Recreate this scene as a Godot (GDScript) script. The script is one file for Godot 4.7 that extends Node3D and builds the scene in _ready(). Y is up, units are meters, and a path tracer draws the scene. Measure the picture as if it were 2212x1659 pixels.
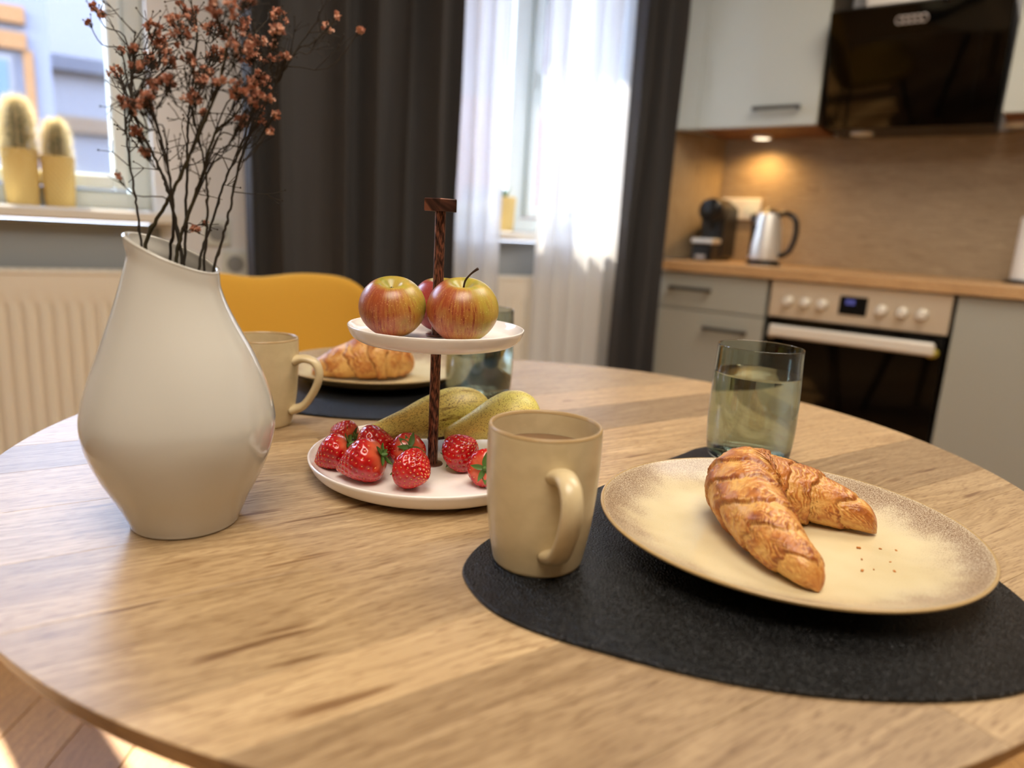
extends Node3D
# A breakfast table by two windows, with a fitted kitchen on the right.

const FLOOR_Y := 0.0
const TABLE_Y := 0.75
const RIGHT := Vector3(0.588, 0, 0.809)      # image right, on the ground
const TOWARD := Vector3(-0.809, 0, 0.588)    # from the table to the camera
var rng := RandomNumberGenerator.new()
var M := {}
var used_names := {}

# ------------------------------------------------------------------ mesh builder
class Mb:
	var v := PackedVector3Array()
	var n := PackedVector3Array()
	var uv := PackedVector2Array()
	var col := PackedColorArray()
	var ix := PackedInt32Array()
	var colored := false

	# rows of points, each row of the same length; normals from neighbours; wrap = rows close on themselves (first point repeated at the end)
	func grid(rows: Array, wrap := false, flip := 0, uvs = null, cols = null, wrap_v := false) -> Mb:
		var nr: int = rows.size()
		var nc: int = rows[0].size()
		var base := v.size()
		var vol := 0.0
		var mid := Vector3.ZERO
		for r in nr:
			var row: PackedVector3Array = rows[r]
			for p in row: mid += p
		mid /= float(nr * nc)
		var side := 1
		if flip == 0:
			for r in nr - 1:
				var a: PackedVector3Array = rows[r]
				var b: PackedVector3Array = rows[r + 1]
				for c in nc - 1:
					var p := a[c] - mid
					var q := a[c + 1] - mid
					var s := b[c] - mid
					var t := b[c + 1] - mid
					vol += p.dot(q.cross(s)) + q.dot(t.cross(s))
			side = 1 if vol > 0.0 else -1
		else:
			side = flip
		for r in nr:
			var row: PackedVector3Array = rows[r]
			var up: PackedVector3Array = rows[(r - 1 + nr - 1) % (nr - 1) if wrap_v and r == 0 else maxi(r - 1, 0)]
			var dn: PackedVector3Array = rows[1 if wrap_v and r == nr - 1 else mini(r + 1, nr - 1)]
			for c in nc:
				var l := c - 1
				var h := c + 1
				if l < 0: l = nc - 2 if wrap else 0
				if h >= nc: h = 1 if wrap else nc - 1
				var du := row[h] - row[l]
				var dv := dn[c] - up[c]
				if du.length_squared() < 1e-16:
					var alt: PackedVector3Array = dn if r == 0 else up
					du = alt[h] - alt[l]
				var nn := du.cross(dv)
				if nn.length_squared() < 1e-24: nn = Vector3.UP
				v.append(row[c])
				n.append(nn.normalized() * float(side))
				if uvs == null: uv.append(Vector2(float(c) / (nc - 1), float(r) / (nr - 1)))
				else: uv.append(uvs[r][c])
				if cols == null: col.append(Color.WHITE)
				else:
					col.append(cols[r][c])
					colored = true
		for r in nr - 1:
			for c in nc - 1:
				var i0 := base + r * nc + c
				var i1 := i0 + 1
				var i2 := i0 + nc
				var i3 := i2 + 1
				if side > 0: ix.append_array([i0, i2, i1, i1, i2, i3])
				else: ix.append_array([i0, i1, i2, i1, i3, i2])
		return self

	# a flat polygon, points in order, facing nn
	func poly(pts: Array, nn: Vector3, uvf = null, c := Color.WHITE) -> Mb:
		var base := v.size()
		var area := Vector3.ZERO
		for i in pts.size():
			area += (pts[i] as Vector3).cross(pts[(i + 1) % pts.size()])
			v.append(pts[i])
			n.append(nn)
			uv.append(uvf.call(pts[i]) if uvf != null else Vector2(pts[i].x + pts[i].y, pts[i].z + pts[i].y))
			col.append(c)
		var ccw := area.dot(nn) > 0.0
		for i in range(1, pts.size() - 1):
			if ccw: ix.append_array([base, base + i + 1, base + i])
			else: ix.append_array([base, base + i, base + i + 1])
		return self

	# box with chamfered edges, placed by t
	func box(size: Vector3, at := Vector3.ZERO, bev := 0.002, t := Transform3D(), c := Color.WHITE) -> Mb:
		var h := size / 2.0
		var b := minf(bev, minf(h.x, minf(h.y, h.z)) * 0.9)
		var k := h - Vector3(b, b, b)
		var f := func(p: Vector3) -> Vector2: return Vector2(p.x + p.z * 0.37, p.y + p.z)
		var faces: Array = []
		for s in [-1.0, 1.0]:
			faces.append([[Vector3(s * h.x, -k.y, -k.z), Vector3(s * h.x, k.y, -k.z), Vector3(s * h.x, k.y, k.z), Vector3(s * h.x, -k.y, k.z)], Vector3(s, 0, 0)])
			faces.append([[Vector3(-k.x, s * h.y, -k.z), Vector3(k.x, s * h.y, -k.z), Vector3(k.x, s * h.y, k.z), Vector3(-k.x, s * h.y, k.z)], Vector3(0, s, 0)])
			faces.append([[Vector3(-k.x, -k.y, s * h.z), Vector3(k.x, -k.y, s * h.z), Vector3(k.x, k.y, s * h.z), Vector3(-k.x, k.y, s * h.z)], Vector3(0, 0, s)])
		if b > 0.0:
			for s in [-1.0, 1.0]:
				for q in [-1.0, 1.0]:
					faces.append([[Vector3(s * h.x, q * k.y, -k.z), Vector3(s * h.x, q * k.y, k.z), Vector3(s * k.x, q * h.y, k.z), Vector3(s * k.x, q * h.y, -k.z)], Vector3(s, q, 0).normalized()])
					faces.append([[Vector3(s * h.x, -k.y, q * k.z), Vector3(s * h.x, k.y, q * k.z), Vector3(s * k.x, k.y, q * h.z), Vector3(s * k.x, -k.y, q * h.z)], Vector3(s, 0, q).normalized()])
					faces.append([[Vector3(-k.x, s * h.y, q * k.z), Vector3(k.x, s * h.y, q * k.z), Vector3(k.x, s * k.y, q * h.z), Vector3(-k.x, s * k.y, q * h.z)], Vector3(0, s, q).normalized()])
					for w in [-1.0, 1.0]:
						faces.append([[Vector3(s * h.x, q * k.y, w * k.z), Vector3(s * k.x, q * h.y, w * k.z), Vector3(s * k.x, q * k.y, w * h.z)], Vector3(s, q, w).normalized()])
		for fc in faces:
			var pts: Array = []
			for p in fc[0]: pts.append(t * (p + at))
			poly(pts, (t.basis * (fc[1] as Vector3)).normalized(), null, c)
		# UVs along the box's longest side, in metres
		var longest := 0 if size.x >= size.y and size.x >= size.z else (2 if size.z >= size.y else 1)
		var i := v.size()
		var total := 0
		for fc in faces: total += fc[0].size()
		i -= total
		for fc in faces:
			for p in fc[0]:
				var a: float = p[longest]
				var o: float = p[(longest + 1) % 3] + p[(longest + 2) % 3]
				uv[i] = Vector2(a, o * 2.0)
				i += 1
		return self

	# surface of revolution about y: pts = [Vector2(radius, y), ...]
	func lathe(pts: Array, seg := 64, at := Vector3.ZERO, flip := 0) -> Mb:
		var rows: Array = []
		for p in pts:
			var row := PackedVector3Array()
			for s in seg + 1:
				var a := TAU * (s % seg) / seg
				row.append(at + Vector3(cos(a) * p.x, p.y, sin(a) * p.x))
			rows.append(row)
		return grid(rows, true, flip)

	# round tube along points with radii
	func tube(pts: Array, radii, seg := 10, caps := true, squash := Vector2.ONE, upv := Vector3.UP) -> Mb:
		var rows: Array = []
		var m: int = pts.size()
		var nrm := upv
		for i in m:
			var d: Vector3 = (pts[mini(i + 1, m - 1)] - pts[maxi(i - 1, 0)]).normalized()
			nrm = nrm - d * nrm.dot(d)
			if nrm.length() < 0.01: nrm = d.cross(Vector3(0.3, 0.5, 0.81))
			nrm = nrm.normalized()
			var bn := d.cross(nrm)
			var r: float = radii[i] if radii is Array else radii
			if i == 0 and caps:
				var z := PackedVector3Array()
				for s in seg + 1: z.append(pts[0])
				rows.append(z)
			var row := PackedVector3Array()
			for s in seg + 1:
				var a := TAU * (s % seg) / seg
				row.append(pts[i] + (nrm * cos(a) * squash.x + bn * sin(a) * squash.y) * r)
			rows.append(row)
			if i == m - 1 and caps:
				var z := PackedVector3Array()
				for s in seg + 1: z.append(pts[m - 1])
				rows.append(z)
		return grid(rows, true)

	# prism from an outline in the xz plane (convex or not), between two heights, with a small rounded top edge
	func prism(outline: Array, y0: float, y1: float, bev := 0.0, uvf = null, low = null) -> Mb:
		var flat := PackedVector2Array()
		for p in outline: flat.append(p)
		var inner := flat
		if bev > 0.0:
			var off := Geometry2D.offset_polygon(flat, -bev)
			if off.size() > 0: inner = off[0]
		for lvl in 2:
			var ring := inner if lvl == 1 else flat
			var tri := Geometry2D.triangulate_polygon(ring)
			var base := v.size()
			var yy := y1 if lvl == 1 else y0
			for p0 in ring:
				var p: Vector2 = low.call(p0) if low != null and lvl == 0 else p0
				var q := Vector3(p.x, yy, p.y)
				v.append(q)
				n.append(Vector3.UP if lvl == 1 else Vector3.DOWN)
				uv.append(uvf.call(q) if uvf != null else Vector2(p.x, p.y))
				col.append(Color.WHITE)
			for k in range(0, tri.size(), 3):
				var a := ring[tri[k]]
				var b := ring[tri[k + 1]]
				var c := ring[tri[k + 2]]
				var cw := (b - a).cross(c - a) > 0.0      # seen from +y, x right, z down
				if cw == (lvl == 1): ix.append_array([base + tri[k], base + tri[k + 1], base + tri[k + 2]])
				else: ix.append_array([base + tri[k], base + tri[k + 2], base + tri[k + 1]])
		# sides
		var cen := Vector2.ZERO
		for p in flat: cen += p
		cen /= flat.size()
		var area := 0.0
		for i in flat.size(): area += flat[i].cross(flat[(i + 1) % flat.size()])
		for i in flat.size():
			var a := flat[i]
			var b := flat[(i + 1) % flat.size()]
			var e := (b - a).normalized()
			var o := Vector2(e.y, -e.x) * (1.0 if area > 0.0 else -1.0)
			var nn := Vector3(o.x, 0, o.y)
			var al: Vector2 = low.call(a) if low != null else a
			var bl: Vector2 = low.call(b) if low != null else b
			var dn := (nn * (y1 - y0) - Vector3.UP * (a.distance_to(al) + b.distance_to(bl)) * 0.5).normalized()
			poly([Vector3(al.x, y0, al.y), Vector3(bl.x, y0, bl.y), Vector3(b.x, y1 - bev, b.y), Vector3(a.x, y1 - bev, a.y)], dn, uvf)
			if bev > 0.0:
				var a2 := a - o * bev
				var b2 := b - o * bev
				poly([Vector3(a.x, y1 - bev, a.y), Vector3(b.x, y1 - bev, b.y), Vector3(b2.x, y1, b2.y), Vector3(a2.x, y1, a2.y)], (nn + Vector3.UP).normalized(), uvf)
		return self

	func commit() -> ArrayMesh:
		var a: Array = []
		a.resize(Mesh.ARRAY_MAX)
		a[Mesh.ARRAY_VERTEX] = v
		a[Mesh.ARRAY_NORMAL] = n
		a[Mesh.ARRAY_TEX_UV] = uv
		if colored: a[Mesh.ARRAY_COLOR] = col
		a[Mesh.ARRAY_INDEX] = ix
		var m := ArrayMesh.new()
		m.add_surface_from_arrays(Mesh.PRIMITIVE_TRIANGLES, a)
		return m

# ------------------------------------------------------------------ object helpers
func numbered(called: String) -> String:
	var k: int = used_names.get(called, -1) + 1
	used_names[called] = k
	return called if k == 0 else "%s_%03d" % [called, k]

func tag(o: Node, label := "", category := "", group := "", kind := "") -> void:
	if label: o.set_meta("label", label)
	if category: o.set_meta("category", category)
	if group: o.set_meta("group", group)
	if kind: o.set_meta("kind", kind)

func thing(called: String, label: String, category: String, at := Vector3.ZERO, turn := 0.0, group := "") -> Node3D:
	var o := Node3D.new()
	o.name = numbered(called)
	add_child(o, true)
	o.position = at
	o.rotation.y = turn
	tag(o, label, category, group)
	return o

func part(called: String, mesh: Mesh, m: Material, parent: Node) -> MeshInstance3D:
	var o := MeshInstance3D.new()
	o.name = numbered(called) if parent == self else called
	o.mesh = mesh
	o.material_override = m
	parent.add_child(o, true)
	return o

func mb() -> Mb: return Mb.new()

func hex(c: String) -> Color: return Color(c)

func mat(called: String, c: Color, rough := 0.6, metal := 0.0) -> StandardMaterial3D:
	var m := StandardMaterial3D.new()
	m.resource_name = called
	m.albedo_color = c
	m.roughness = rough
	m.metallic = metal
	M[called] = m
	return m

func spline(p: Array, steps: int, closed := false) -> Array:
	var out: Array = []
	var m: int = p.size()
	var segs := m if closed else m - 1
	for i in segs:
		for k in steps:
			var t := float(k) / steps
			var a = p[(i - 1 + m) % m] if closed else p[maxi(i - 1, 0)]
			var b = p[i]
			var c = p[(i + 1) % m]
			var d = p[(i + 2) % m] if closed else p[mini(i + 2, m - 1)]
			out.append(0.5 * ((2.0 * b) + (c - a) * t + (2.0 * a - 5.0 * b + 4.0 * c - d) * t * t + (3.0 * b - a - 3.0 * c + d) * t * t * t))
	if not closed: out.append(p[m - 1])
	return out

func noise(sd: int, freq := 1.0, oct := 3) -> FastNoiseLite:
	var f := FastNoiseLite.new()
	f.seed = sd
	f.noise_type = FastNoiseLite.TYPE_SIMPLEX_SMOOTH
	f.frequency = freq
	f.fractal_octaves = oct
	return f

func tex_from(w: int, h: int, f: Callable) -> ImageTexture:
	var d := PackedByteArray()
	d.resize(w * h * 3)
	var k := 0
	for y in h:
		for x in w:
			var c: Color = f.call(float(x) / w, float(y) / h)
			d[k] = clampi(int(c.r * 255.0), 0, 255)
			d[k + 1] = clampi(int(c.g * 255.0), 0, 255)
			d[k + 2] = clampi(int(c.b * 255.0), 0, 255)
			k += 3
	return ImageTexture.create_from_image(Image.create_from_data(w, h, false, Image.FORMAT_RGB8, d))

func noise_tex(sd: int, freq: float, size := 512, cell := false, normal := false, strength := 4.0) -> NoiseTexture2D:
	var t := NoiseTexture2D.new()
	t.width = size
	t.height = size
	t.seamless = true
	t.generate_mipmaps = false
	var f := noise(sd, freq, 4)
	if cell:
		f.noise_type = FastNoiseLite.TYPE_CELLULAR
		f.cellular_distance_function = FastNoiseLite.DISTANCE_EUCLIDEAN
		f.cellular_return_type = FastNoiseLite.RETURN_DISTANCE2_SUB
		f.fractal_octaves = 2
	t.noise = f
	t.as_normal_map = normal
	t.bump_strength = strength
	return t

# ------------------------------------------------------------------ scene
func _ready() -> void:
	rng.seed = 4711
	set_view()
	make_materials()
	build_room()
	build_outside()
	build_window_side()
	build_kitchen()
	build_table()
	build_tableware()
	build_food()
	build_flowers()

func set_view() -> void:
	var cam := Camera3D.new()
	cam.name = "camera"
	add_child(cam)
	var x := Vector3(0.5971, 0.0551, 0.8003)
	var f := Vector3(0.7904, -0.2133, -0.5743)
	var z := -f
	var y := z.cross(x).normalized()
	x = y.cross(z).normalized()
	cam.transform = Transform3D(Basis(x, y, z.normalized()), Vector3(0, 0.977, 0))
	cam.near = 0.03
	cam.far = 200.0
	var at := CameraAttributesPhysical.new()
	at.frustum_focal_length = 32.29
	at.frustum_focus_distance = 0.60
	at.frustum_near = 0.03
	at.frustum_far = 200.0
	at.exposure_aperture = 4.6
	cam.attributes = at
	cam.fov = 56.91
	cam.current = true

	var we := WorldEnvironment.new()
	we.name = "environment"
	var e := Environment.new()
	e.background_mode = Environment.BG_SKY
	var sm := ProceduralSkyMaterial.new()
	sm.sky_top_color = Color(0.66, 0.76, 0.92)
	sm.sky_horizon_color = Color(0.89, 0.92, 0.95)
	sm.ground_bottom_color = Color(0.45, 0.45, 0.44)
	sm.ground_horizon_color = Color(0.70, 0.72, 0.73)
	sm.sky_energy_multiplier = 4.0
	sm.ground_energy_multiplier = 1.6
	var sky := Sky.new()
	sky.sky_material = sm
	e.sky = sky
	e.tonemap_mode = Environment.TONE_MAPPER_LINEAR
	e.tonemap_exposure = 0.95
	e.sdfgi_enabled = true
	e.ssao_enabled = true
	e.ssil_enabled = true
	we.environment = e
	add_child(we)

	var sun := DirectionalLight3D.new()
	sun.name = "sun"
	sun.light_energy = 7.0
	sun.light_color = Color(1.0, 0.95, 0.86)
	sun.light_angular_distance = 0.6
	sun.shadow_enabled = true
	sun.sky_mode = DirectionalLight3D.SKY_MODE_LIGHT_ONLY
	add_child(sun)
	# travels into the room (-n), a little to the right along the window wall, steeply down
	var into := (-WN * 1.16 + WD * 0.29).normalized()
	var dir := (into * cos(deg_to_rad(54.0)) + Vector3.DOWN * sin(deg_to_rad(54.0))).normalized()
	sun.basis = Basis.looking_at(dir, Vector3.UP if absf(dir.y) < 0.99 else Vector3.RIGHT)

# the window wall: WC corner at the kitchen, WD to the right along the wall, WN outwards
const WC := Vector3(3.35, 0, -1.286)
const WD := Vector3(0.93358, 0, 0.35837)
const WN := Vector3(0.35837, 0, -0.93358)

func wall_t() -> Transform3D:     # local x along the wall, y up, z into the room
	return Transform3D(Basis(WD, Vector3.UP, -WN), WC)

func at_wall(s: float, y: float, t: float) -> Vector3: return wall_t() * Vector3(s, y, t)

func wall_thing(called: String, label: String, category: String, s: float, y: float, t: float, group := "") -> Node3D:
	var o := thing(called, label, category, at_wall(s, y, t), 0.0, group)
	o.basis = wall_t().basis
	return o

# ------------------------------------------------------------------ materials
func oak_texture() -> ImageTexture:
	var a := noise(3, 1.0, 3)
	var b := noise(8, 1.0, 2)
	var c := noise(21, 1.0, 2)
	var d := noise(33, 1.0, 1)
	var lo := Color(0.63, 0.52, 0.385)
	var hi := Color(0.86, 0.755, 0.60)
	var dark := Color(0.45, 0.32, 0.20)
	return tex_from(1024, 1024, func(u: float, v: float) -> Color:
		# wrap by blending near the edges along the grain
		var w := clampf((u - 0.9) / 0.1, 0.0, 1.0)
		var warp := lerpf(a.get_noise_2d(u * 2.2, v * 5.0), a.get_noise_2d((u - 1.0) * 2.2, v * 5.0), w)
		var streak := lerpf(b.get_noise_2d(u * 5.0, v * 75.0 + warp * 3.5), b.get_noise_2d((u - 1.0) * 5.0, v * 75.0 + warp * 3.5), w)
		var fine := lerpf(c.get_noise_2d(u * 11.0, v * 330.0 + warp * 8.0), c.get_noise_2d((u - 1.0) * 11.0, v * 330.0 + warp * 8.0), w)
		var pore := lerpf(d.get_noise_2d(u * 55.0, v * 420.0), d.get_noise_2d((u - 1.0) * 55.0, v * 420.0), w)
		var rings := 0.5 + 0.5 * sin((v * 24.0 + warp * 2.6) * TAU)
		var k := clampf(0.55 + streak * 0.34 + fine * 0.36 + (rings - 0.5) * 0.10, 0.0, 1.0)
		var o := lo.lerp(hi, k)
		var crack := a.get_noise_2d(u * 5.0 + 40.0, v * 34.0)
		if crack > 0.55: o = o.lerp(dark, clampf((crack - 0.55) * 5.0, 0.0, 0.75))
		if pore > 0.38: o = o.lerp(dark, clampf((pore - 0.38) * 1.6, 0.0, 0.5))
		return o)

func wood(called: String, tint: Color, rough: float, t: Texture2D, bump := 0.0) -> StandardMaterial3D:
	var m := mat(called, tint, rough)
	m.albedo_texture = t
	if bump > 0.0:
		m.heightmap_enabled = true
		m.heightmap_texture = t
		m.heightmap_scale = bump
	return m

func make_materials() -> void:
	var oak := oak_texture()
	M.oak_tex = oak
	for i in 7:
		var tint: Color = [Color(0.95, 0.935, 0.90), Color(0.88, 0.86, 0.82), Color(1.0, 0.985, 0.95), Color(0.78, 0.755, 0.72), Color(0.92, 0.90, 0.86), Color(0.96, 0.93, 0.88), Color(0.85, 0.83, 0.79)][i]
		wood("table_oak_%d" % i, tint, 0.42, oak, 0.010).metallic_specular = 0.5
	for i in 4:
		wood("floor_oak_%d" % i, [Color(0.98, 0.86, 0.66), Color(0.88, 0.75, 0.54), Color(0.94, 0.81, 0.60), Color(0.80, 0.66, 0.46)][i], 0.45, oak)
	wood("kitchen_oak", Color(0.84, 0.85, 0.86), 0.5, oak)
	wood("worktop_oak", Color(1.0, 0.93, 0.84), 0.45, oak)
	wood("cabinet_underside_oak", Color(0.62, 0.46, 0.34), 0.6, oak)
	mat("wall_paint", Color(0.95, 0.965, 0.985), 0.9)
	mat("shade_and_socket_grey", Color(0.60, 0.62, 0.63), 0.9)  # shade under the sills as a flat grey; socket inserts share it
	mat("warm_wall_paint", Color(0.90, 0.88, 0.83), 0.9)
	mat("ceiling_paint", Color(0.92, 0.90, 0.86), 0.95)
	mat("white_plastic", Color(0.90, 0.93, 0.92), 0.35)
	mat("radiator_enamel", Color(0.90, 0.88, 0.83), 0.4)
	mat("sill_stone", Color(0.90, 0.89, 0.86), 0.3)
	var pane := mat("window_glass", Color(0.95, 0.97, 0.98, 0.04), 0.02)
	pane.transparency = BaseMaterial3D.TRANSPARENCY_ALPHA
	var cur := mat("charcoal_cloth", Color(0.245, 0.24, 0.24), 0.85)
	cur.rim_enabled = true
	cur.rim = 0.3
	cur.uv1_triplanar = true
	cur.uv1_scale = Vector3(6, 6, 6)
	cur.normal_enabled = true
	cur.normal_texture = noise_tex(5, 0.09, 256, false, true, 2.0)
	cur.normal_scale = 0.35
	var sh := mat("sheer_voile", Color(0.95, 0.96, 0.97, 0.62), 0.95)
	sh.transparency = BaseMaterial3D.TRANSPARENCY_ALPHA
	sh.backlight_enabled = true
	sh.backlight = Color(0.95, 0.95, 0.95)
	var ye := mat("mustard_cloth", Color(0.80, 0.60, 0.17), 0.8)
	ye.rim_enabled = true
	ye.rim = 0.5
	ye.rim_tint = 0.6
	mat("black_metal", Color(0.02, 0.02, 0.022), 0.4, 0.3)
	# mats
	var le := mat("black_leather", Color(0.026, 0.028, 0.031), 0.30)
	le.uv1_triplanar = true
	le.uv1_scale = Vector3(15, 15, 15)
	le.metallic_specular = 0.42
	le.heightmap_enabled = true
	le.heightmap_texture = noise_tex(12, 0.06, 512, true)
	le.heightmap_scale = 0.17
	# ceramics
	var va := mat("vase_porcelain", Color(0.765, 0.75, 0.71), 0.08)
	va.clearcoat_enabled = true
	va.clearcoat = 0.4
	va.clearcoat_roughness = 0.05
	mat("tier_porcelain", Color(0.93, 0.90, 0.87), 0.08)
	var mg := mat("mug_glaze", Color(0.81, 0.735, 0.575), 0.28)
	mg.uv1_triplanar = true
	mg.uv1_scale = Vector3(9, 9, 9)
	mg.albedo_texture = tinted_noise(31, 0.012, Color(0.955, 0.95, 0.94), Color(1, 1, 1))
	mat("mug_rim_glaze", Color(0.66, 0.55, 0.38), 0.3)
	var cf := mat("coffee_liquid", Color(0.42, 0.27, 0.14), 0.15)
	cf.clearcoat_enabled = true
	# plate glaze
	var pn := noise(77, 1.0, 2)
	var pm := noise(78, 1.0, 3)
	var pl := mat("plate_glaze", Color(1, 1, 1), 0.22)
	pl.albedo_texture = tex_from(2048, 512, func(u: float, v: float) -> Color:
		var a := u * TAU
		var q := Vector2(cos(a), sin(a)) * v
		var base := Color(0.855, 0.80, 0.65).lerp(Color(0.82, 0.755, 0.595), clampf(0.5 + pm.get_noise_2d(q.x * 2.0, q.y * 2.0), 0, 1))
		if v < 0.45: return base
		var dens := smoothstep(0.64, 0.95, v + pm.get_noise_2d(q.x * 3.0 + 9.0, q.y * 3.0) * 0.10) * (1.0 - 0.35 * smoothstep(0.95, 1.0, v))
		base = base.lerp(Color(0.72, 0.645, 0.55), dens * 0.75)
		var sp := 0.5 + 0.5 * pn.get_noise_2d(q.x * 170.0, q.y * 170.0) + 0.15 * pn.get_noise_2d(q.x * 60.0, q.y * 60.0)
		if sp < 0.12 + dens * 0.38: base = base.lerp(Color(0.42, 0.31, 0.22), 0.8 * (0.35 + 0.65 * dens))
		return base)
	mat("plate_edge_glaze", Color(0.68, 0.57, 0.39), 0.2)
	mat("plate_underside", Color(0.66, 0.57, 0.40), 0.35)
	# smoky glass and water
	var sg := mat("smoky_glass", Color(0.83, 0.865, 0.835, 0.0), 0.0)
	sg.transparency = BaseMaterial3D.TRANSPARENCY_ALPHA
	sg.refraction_enabled = true
	sg.refraction_scale = 0.05
	var wa := mat("drinking_water", Color(0.97, 0.99, 0.98, 0.0), 0.0)
	wa.transparency = BaseMaterial3D.TRANSPARENCY_ALPHA
	wa.refraction_enabled = true
	wa.refraction_scale = 0.033
	# copper
	var co := mat("aged_copper", Color(1, 1, 1), 0.42, 0.75)
	co.uv1_scale = Vector3(1.0, 3.0, 1.0)
	co.albedo_texture = tinted_noise(41, 0.03, Color(0.19, 0.13, 0.11), Color(0.58, 0.37, 0.285), 0.48)
	# kitchen
	mat("sage_front", Color(0.645, 0.645, 0.60), 0.5)
	mat("sage_front_upper", Color(0.715, 0.725, 0.685), 0.45)
	mat("grey_handle", Color(0.30, 0.30, 0.29), 0.45, 0.4)
	mat("cabinet_side", Color(0.33, 0.29, 0.24), 0.6)
	mat("stainless_steel", Color(0.90, 0.85, 0.76), 0.33, 0.6)
	mat("bright_steel", Color(0.93, 0.92, 0.89), 0.42, 0.75)
	mat("handle_steel", Color(0.93, 0.91, 0.86), 0.38, 0.3)
	mat("black_glass", Color(0.008, 0.008, 0.009), 0.05).metallic_specular = 0.36
	mat("black_plastic", Color(0.018, 0.019, 0.02), 0.35)
	mat("dark_plastic", Color(0.05, 0.05, 0.055), 0.3)
	mat("emblem_silver", Color(0.75, 0.72, 0.70), 0.35, 0.6)
	mat("white_enamel", Color(0.92, 0.91, 0.89), 0.4)
	mat("paper_white", Color(0.95, 0.95, 0.94), 0.9)
	mat("yellow_reflection_end", Color(0.80, 0.72, 0.25), 0.4, 0.2)  # yellow reflection of the chair put into the colour
	var lit := mat("lit_diffuser", Color(1, 1, 1), 0.5)
	lit.emission_enabled = true
	lit.emission = Color(1.0, 0.93, 0.80)
	lit.emission_energy_multiplier = 2.5
	var bulb := mat("lit_bulb", Color(1, 1, 1), 0.5)
	bulb.emission_enabled = true
	bulb.emission = Color(1.0, 0.80, 0.50)
	bulb.emission_energy_multiplier = 6.0
	var panel := mat("fill_panel_glow", Color(1, 1, 1), 0.5)  # glow of the added ceiling fill panels
	panel.emission_enabled = true
	panel.emission = Color(1.0, 0.94, 0.85)
	panel.emission_energy_multiplier = 3.0
	var dsp := mat("display_glow", Color(0.02, 0.02, 0.03), 0.2)
	dsp.emission_enabled = true
	dsp.emission = Color(0.45, 0.45, 0.8)
	dsp.emission_energy_multiplier = 0.5
	# plants and food
	mat("cactus_green", Color(0.22, 0.30, 0.20), 0.6)
	var spn := mat("cactus_spines", Color(0.95, 0.92, 0.82), 0.7)
	spn.backlight_enabled = true
	spn.backlight = Color(0.9, 0.85, 0.7)
	mat("basket_straw", Color(0.88, 0.77, 0.49), 0.7)
	mat("potting_soil", Color(0.12, 0.09, 0.06), 0.95)
	mat("leaf_green", Color(0.25, 0.36, 0.22), 0.6)
	var be := mat("strawberry_flesh", Color(1, 1, 1), 0.22)
	be.vertex_color_use_as_albedo = true
	be.subsurf_scatter_enabled = true
	be.subsurf_scatter_strength = 0.05
	be.clearcoat_enabled = true
	be.clearcoat = 0.35
	be.clearcoat_roughness = 0.18
	mat("strawberry_seed", Color(0.88, 0.62, 0.34), 0.4)
	var cx := mat("strawberry_leaf", Color(0.30, 0.42, 0.16), 0.55)
	cx.backlight_enabled = true
	cx.backlight = Color(0.25, 0.35, 0.1)
	mat("apple_stem", Color(0.20, 0.11, 0.06), 0.7)
	var cr := mat("croissant_crust", Color(1, 1, 1), 0.42)
	cr.vertex_color_use_as_albedo = true
	cr.clearcoat_enabled = true
	cr.clearcoat = 0.25
	cr.clearcoat_roughness = 0.3
	cr.uv1_triplanar = true
	cr.uv1_scale = Vector3(14, 14, 14)
	cr.heightmap_enabled = true
	cr.heightmap_texture = noise_tex(55, 0.03, 512)
	cr.heightmap_scale = 0.10
	mat("crumb", Color(0.70, 0.44, 0.18), 0.8)
	# dried flowers
	mat("dry_stem", Color(0.15, 0.115, 0.055), 0.8)
	mat("olive_stem", Color(0.22, 0.19, 0.09), 0.8)
	for i in 3:
		var fl := mat("dry_blossom_%d" % i, [Color(0.76, 0.54, 0.44), Color(0.85, 0.67, 0.57), Color(0.58, 0.37, 0.28)][i], 0.8)
		fl.backlight_enabled = true
		fl.backlight = Color(0.55, 0.36, 0.27)

func tinted_noise(sd: int, freq: float, a: Color, b: Color, cut := 0.5) -> NoiseTexture2D:
	var t := noise_tex(sd, freq, 512)
	var g := Gradient.new()
	g.set_color(0, a)
	g.set_color(1, b)
	g.set_offset(0, clampf(cut - 0.22, 0.0, 1.0))
	g.set_offset(1, clampf(cut + 0.22, 0.0, 1.0))
	t.color_ramp = g
	return t

# ------------------------------------------------------------------ room shell
const Y_TOP := 2.62
const OPEN := [[-3.60, -2.405], [-1.47, -0.66]]
const SILL_Y := 0.968
const HEAD_Y := 2.25

func struct(called: String, m: Mb, material: Material) -> MeshInstance3D:
	var o := part(called, m.commit(), material, self)
	o.set_meta("kind", "structure")
	return o

func room_outline() -> Array:
	var a := at_wall(0.3, 0, -0.35)
	var b := at_wall(-6.9, 0, -0.35)
	return [Vector2(3.47, a.z), Vector2(a.x, a.z), Vector2(b.x, b.z), Vector2(-3.1, 4.1), Vector2(3.47, 4.1)]

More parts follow.
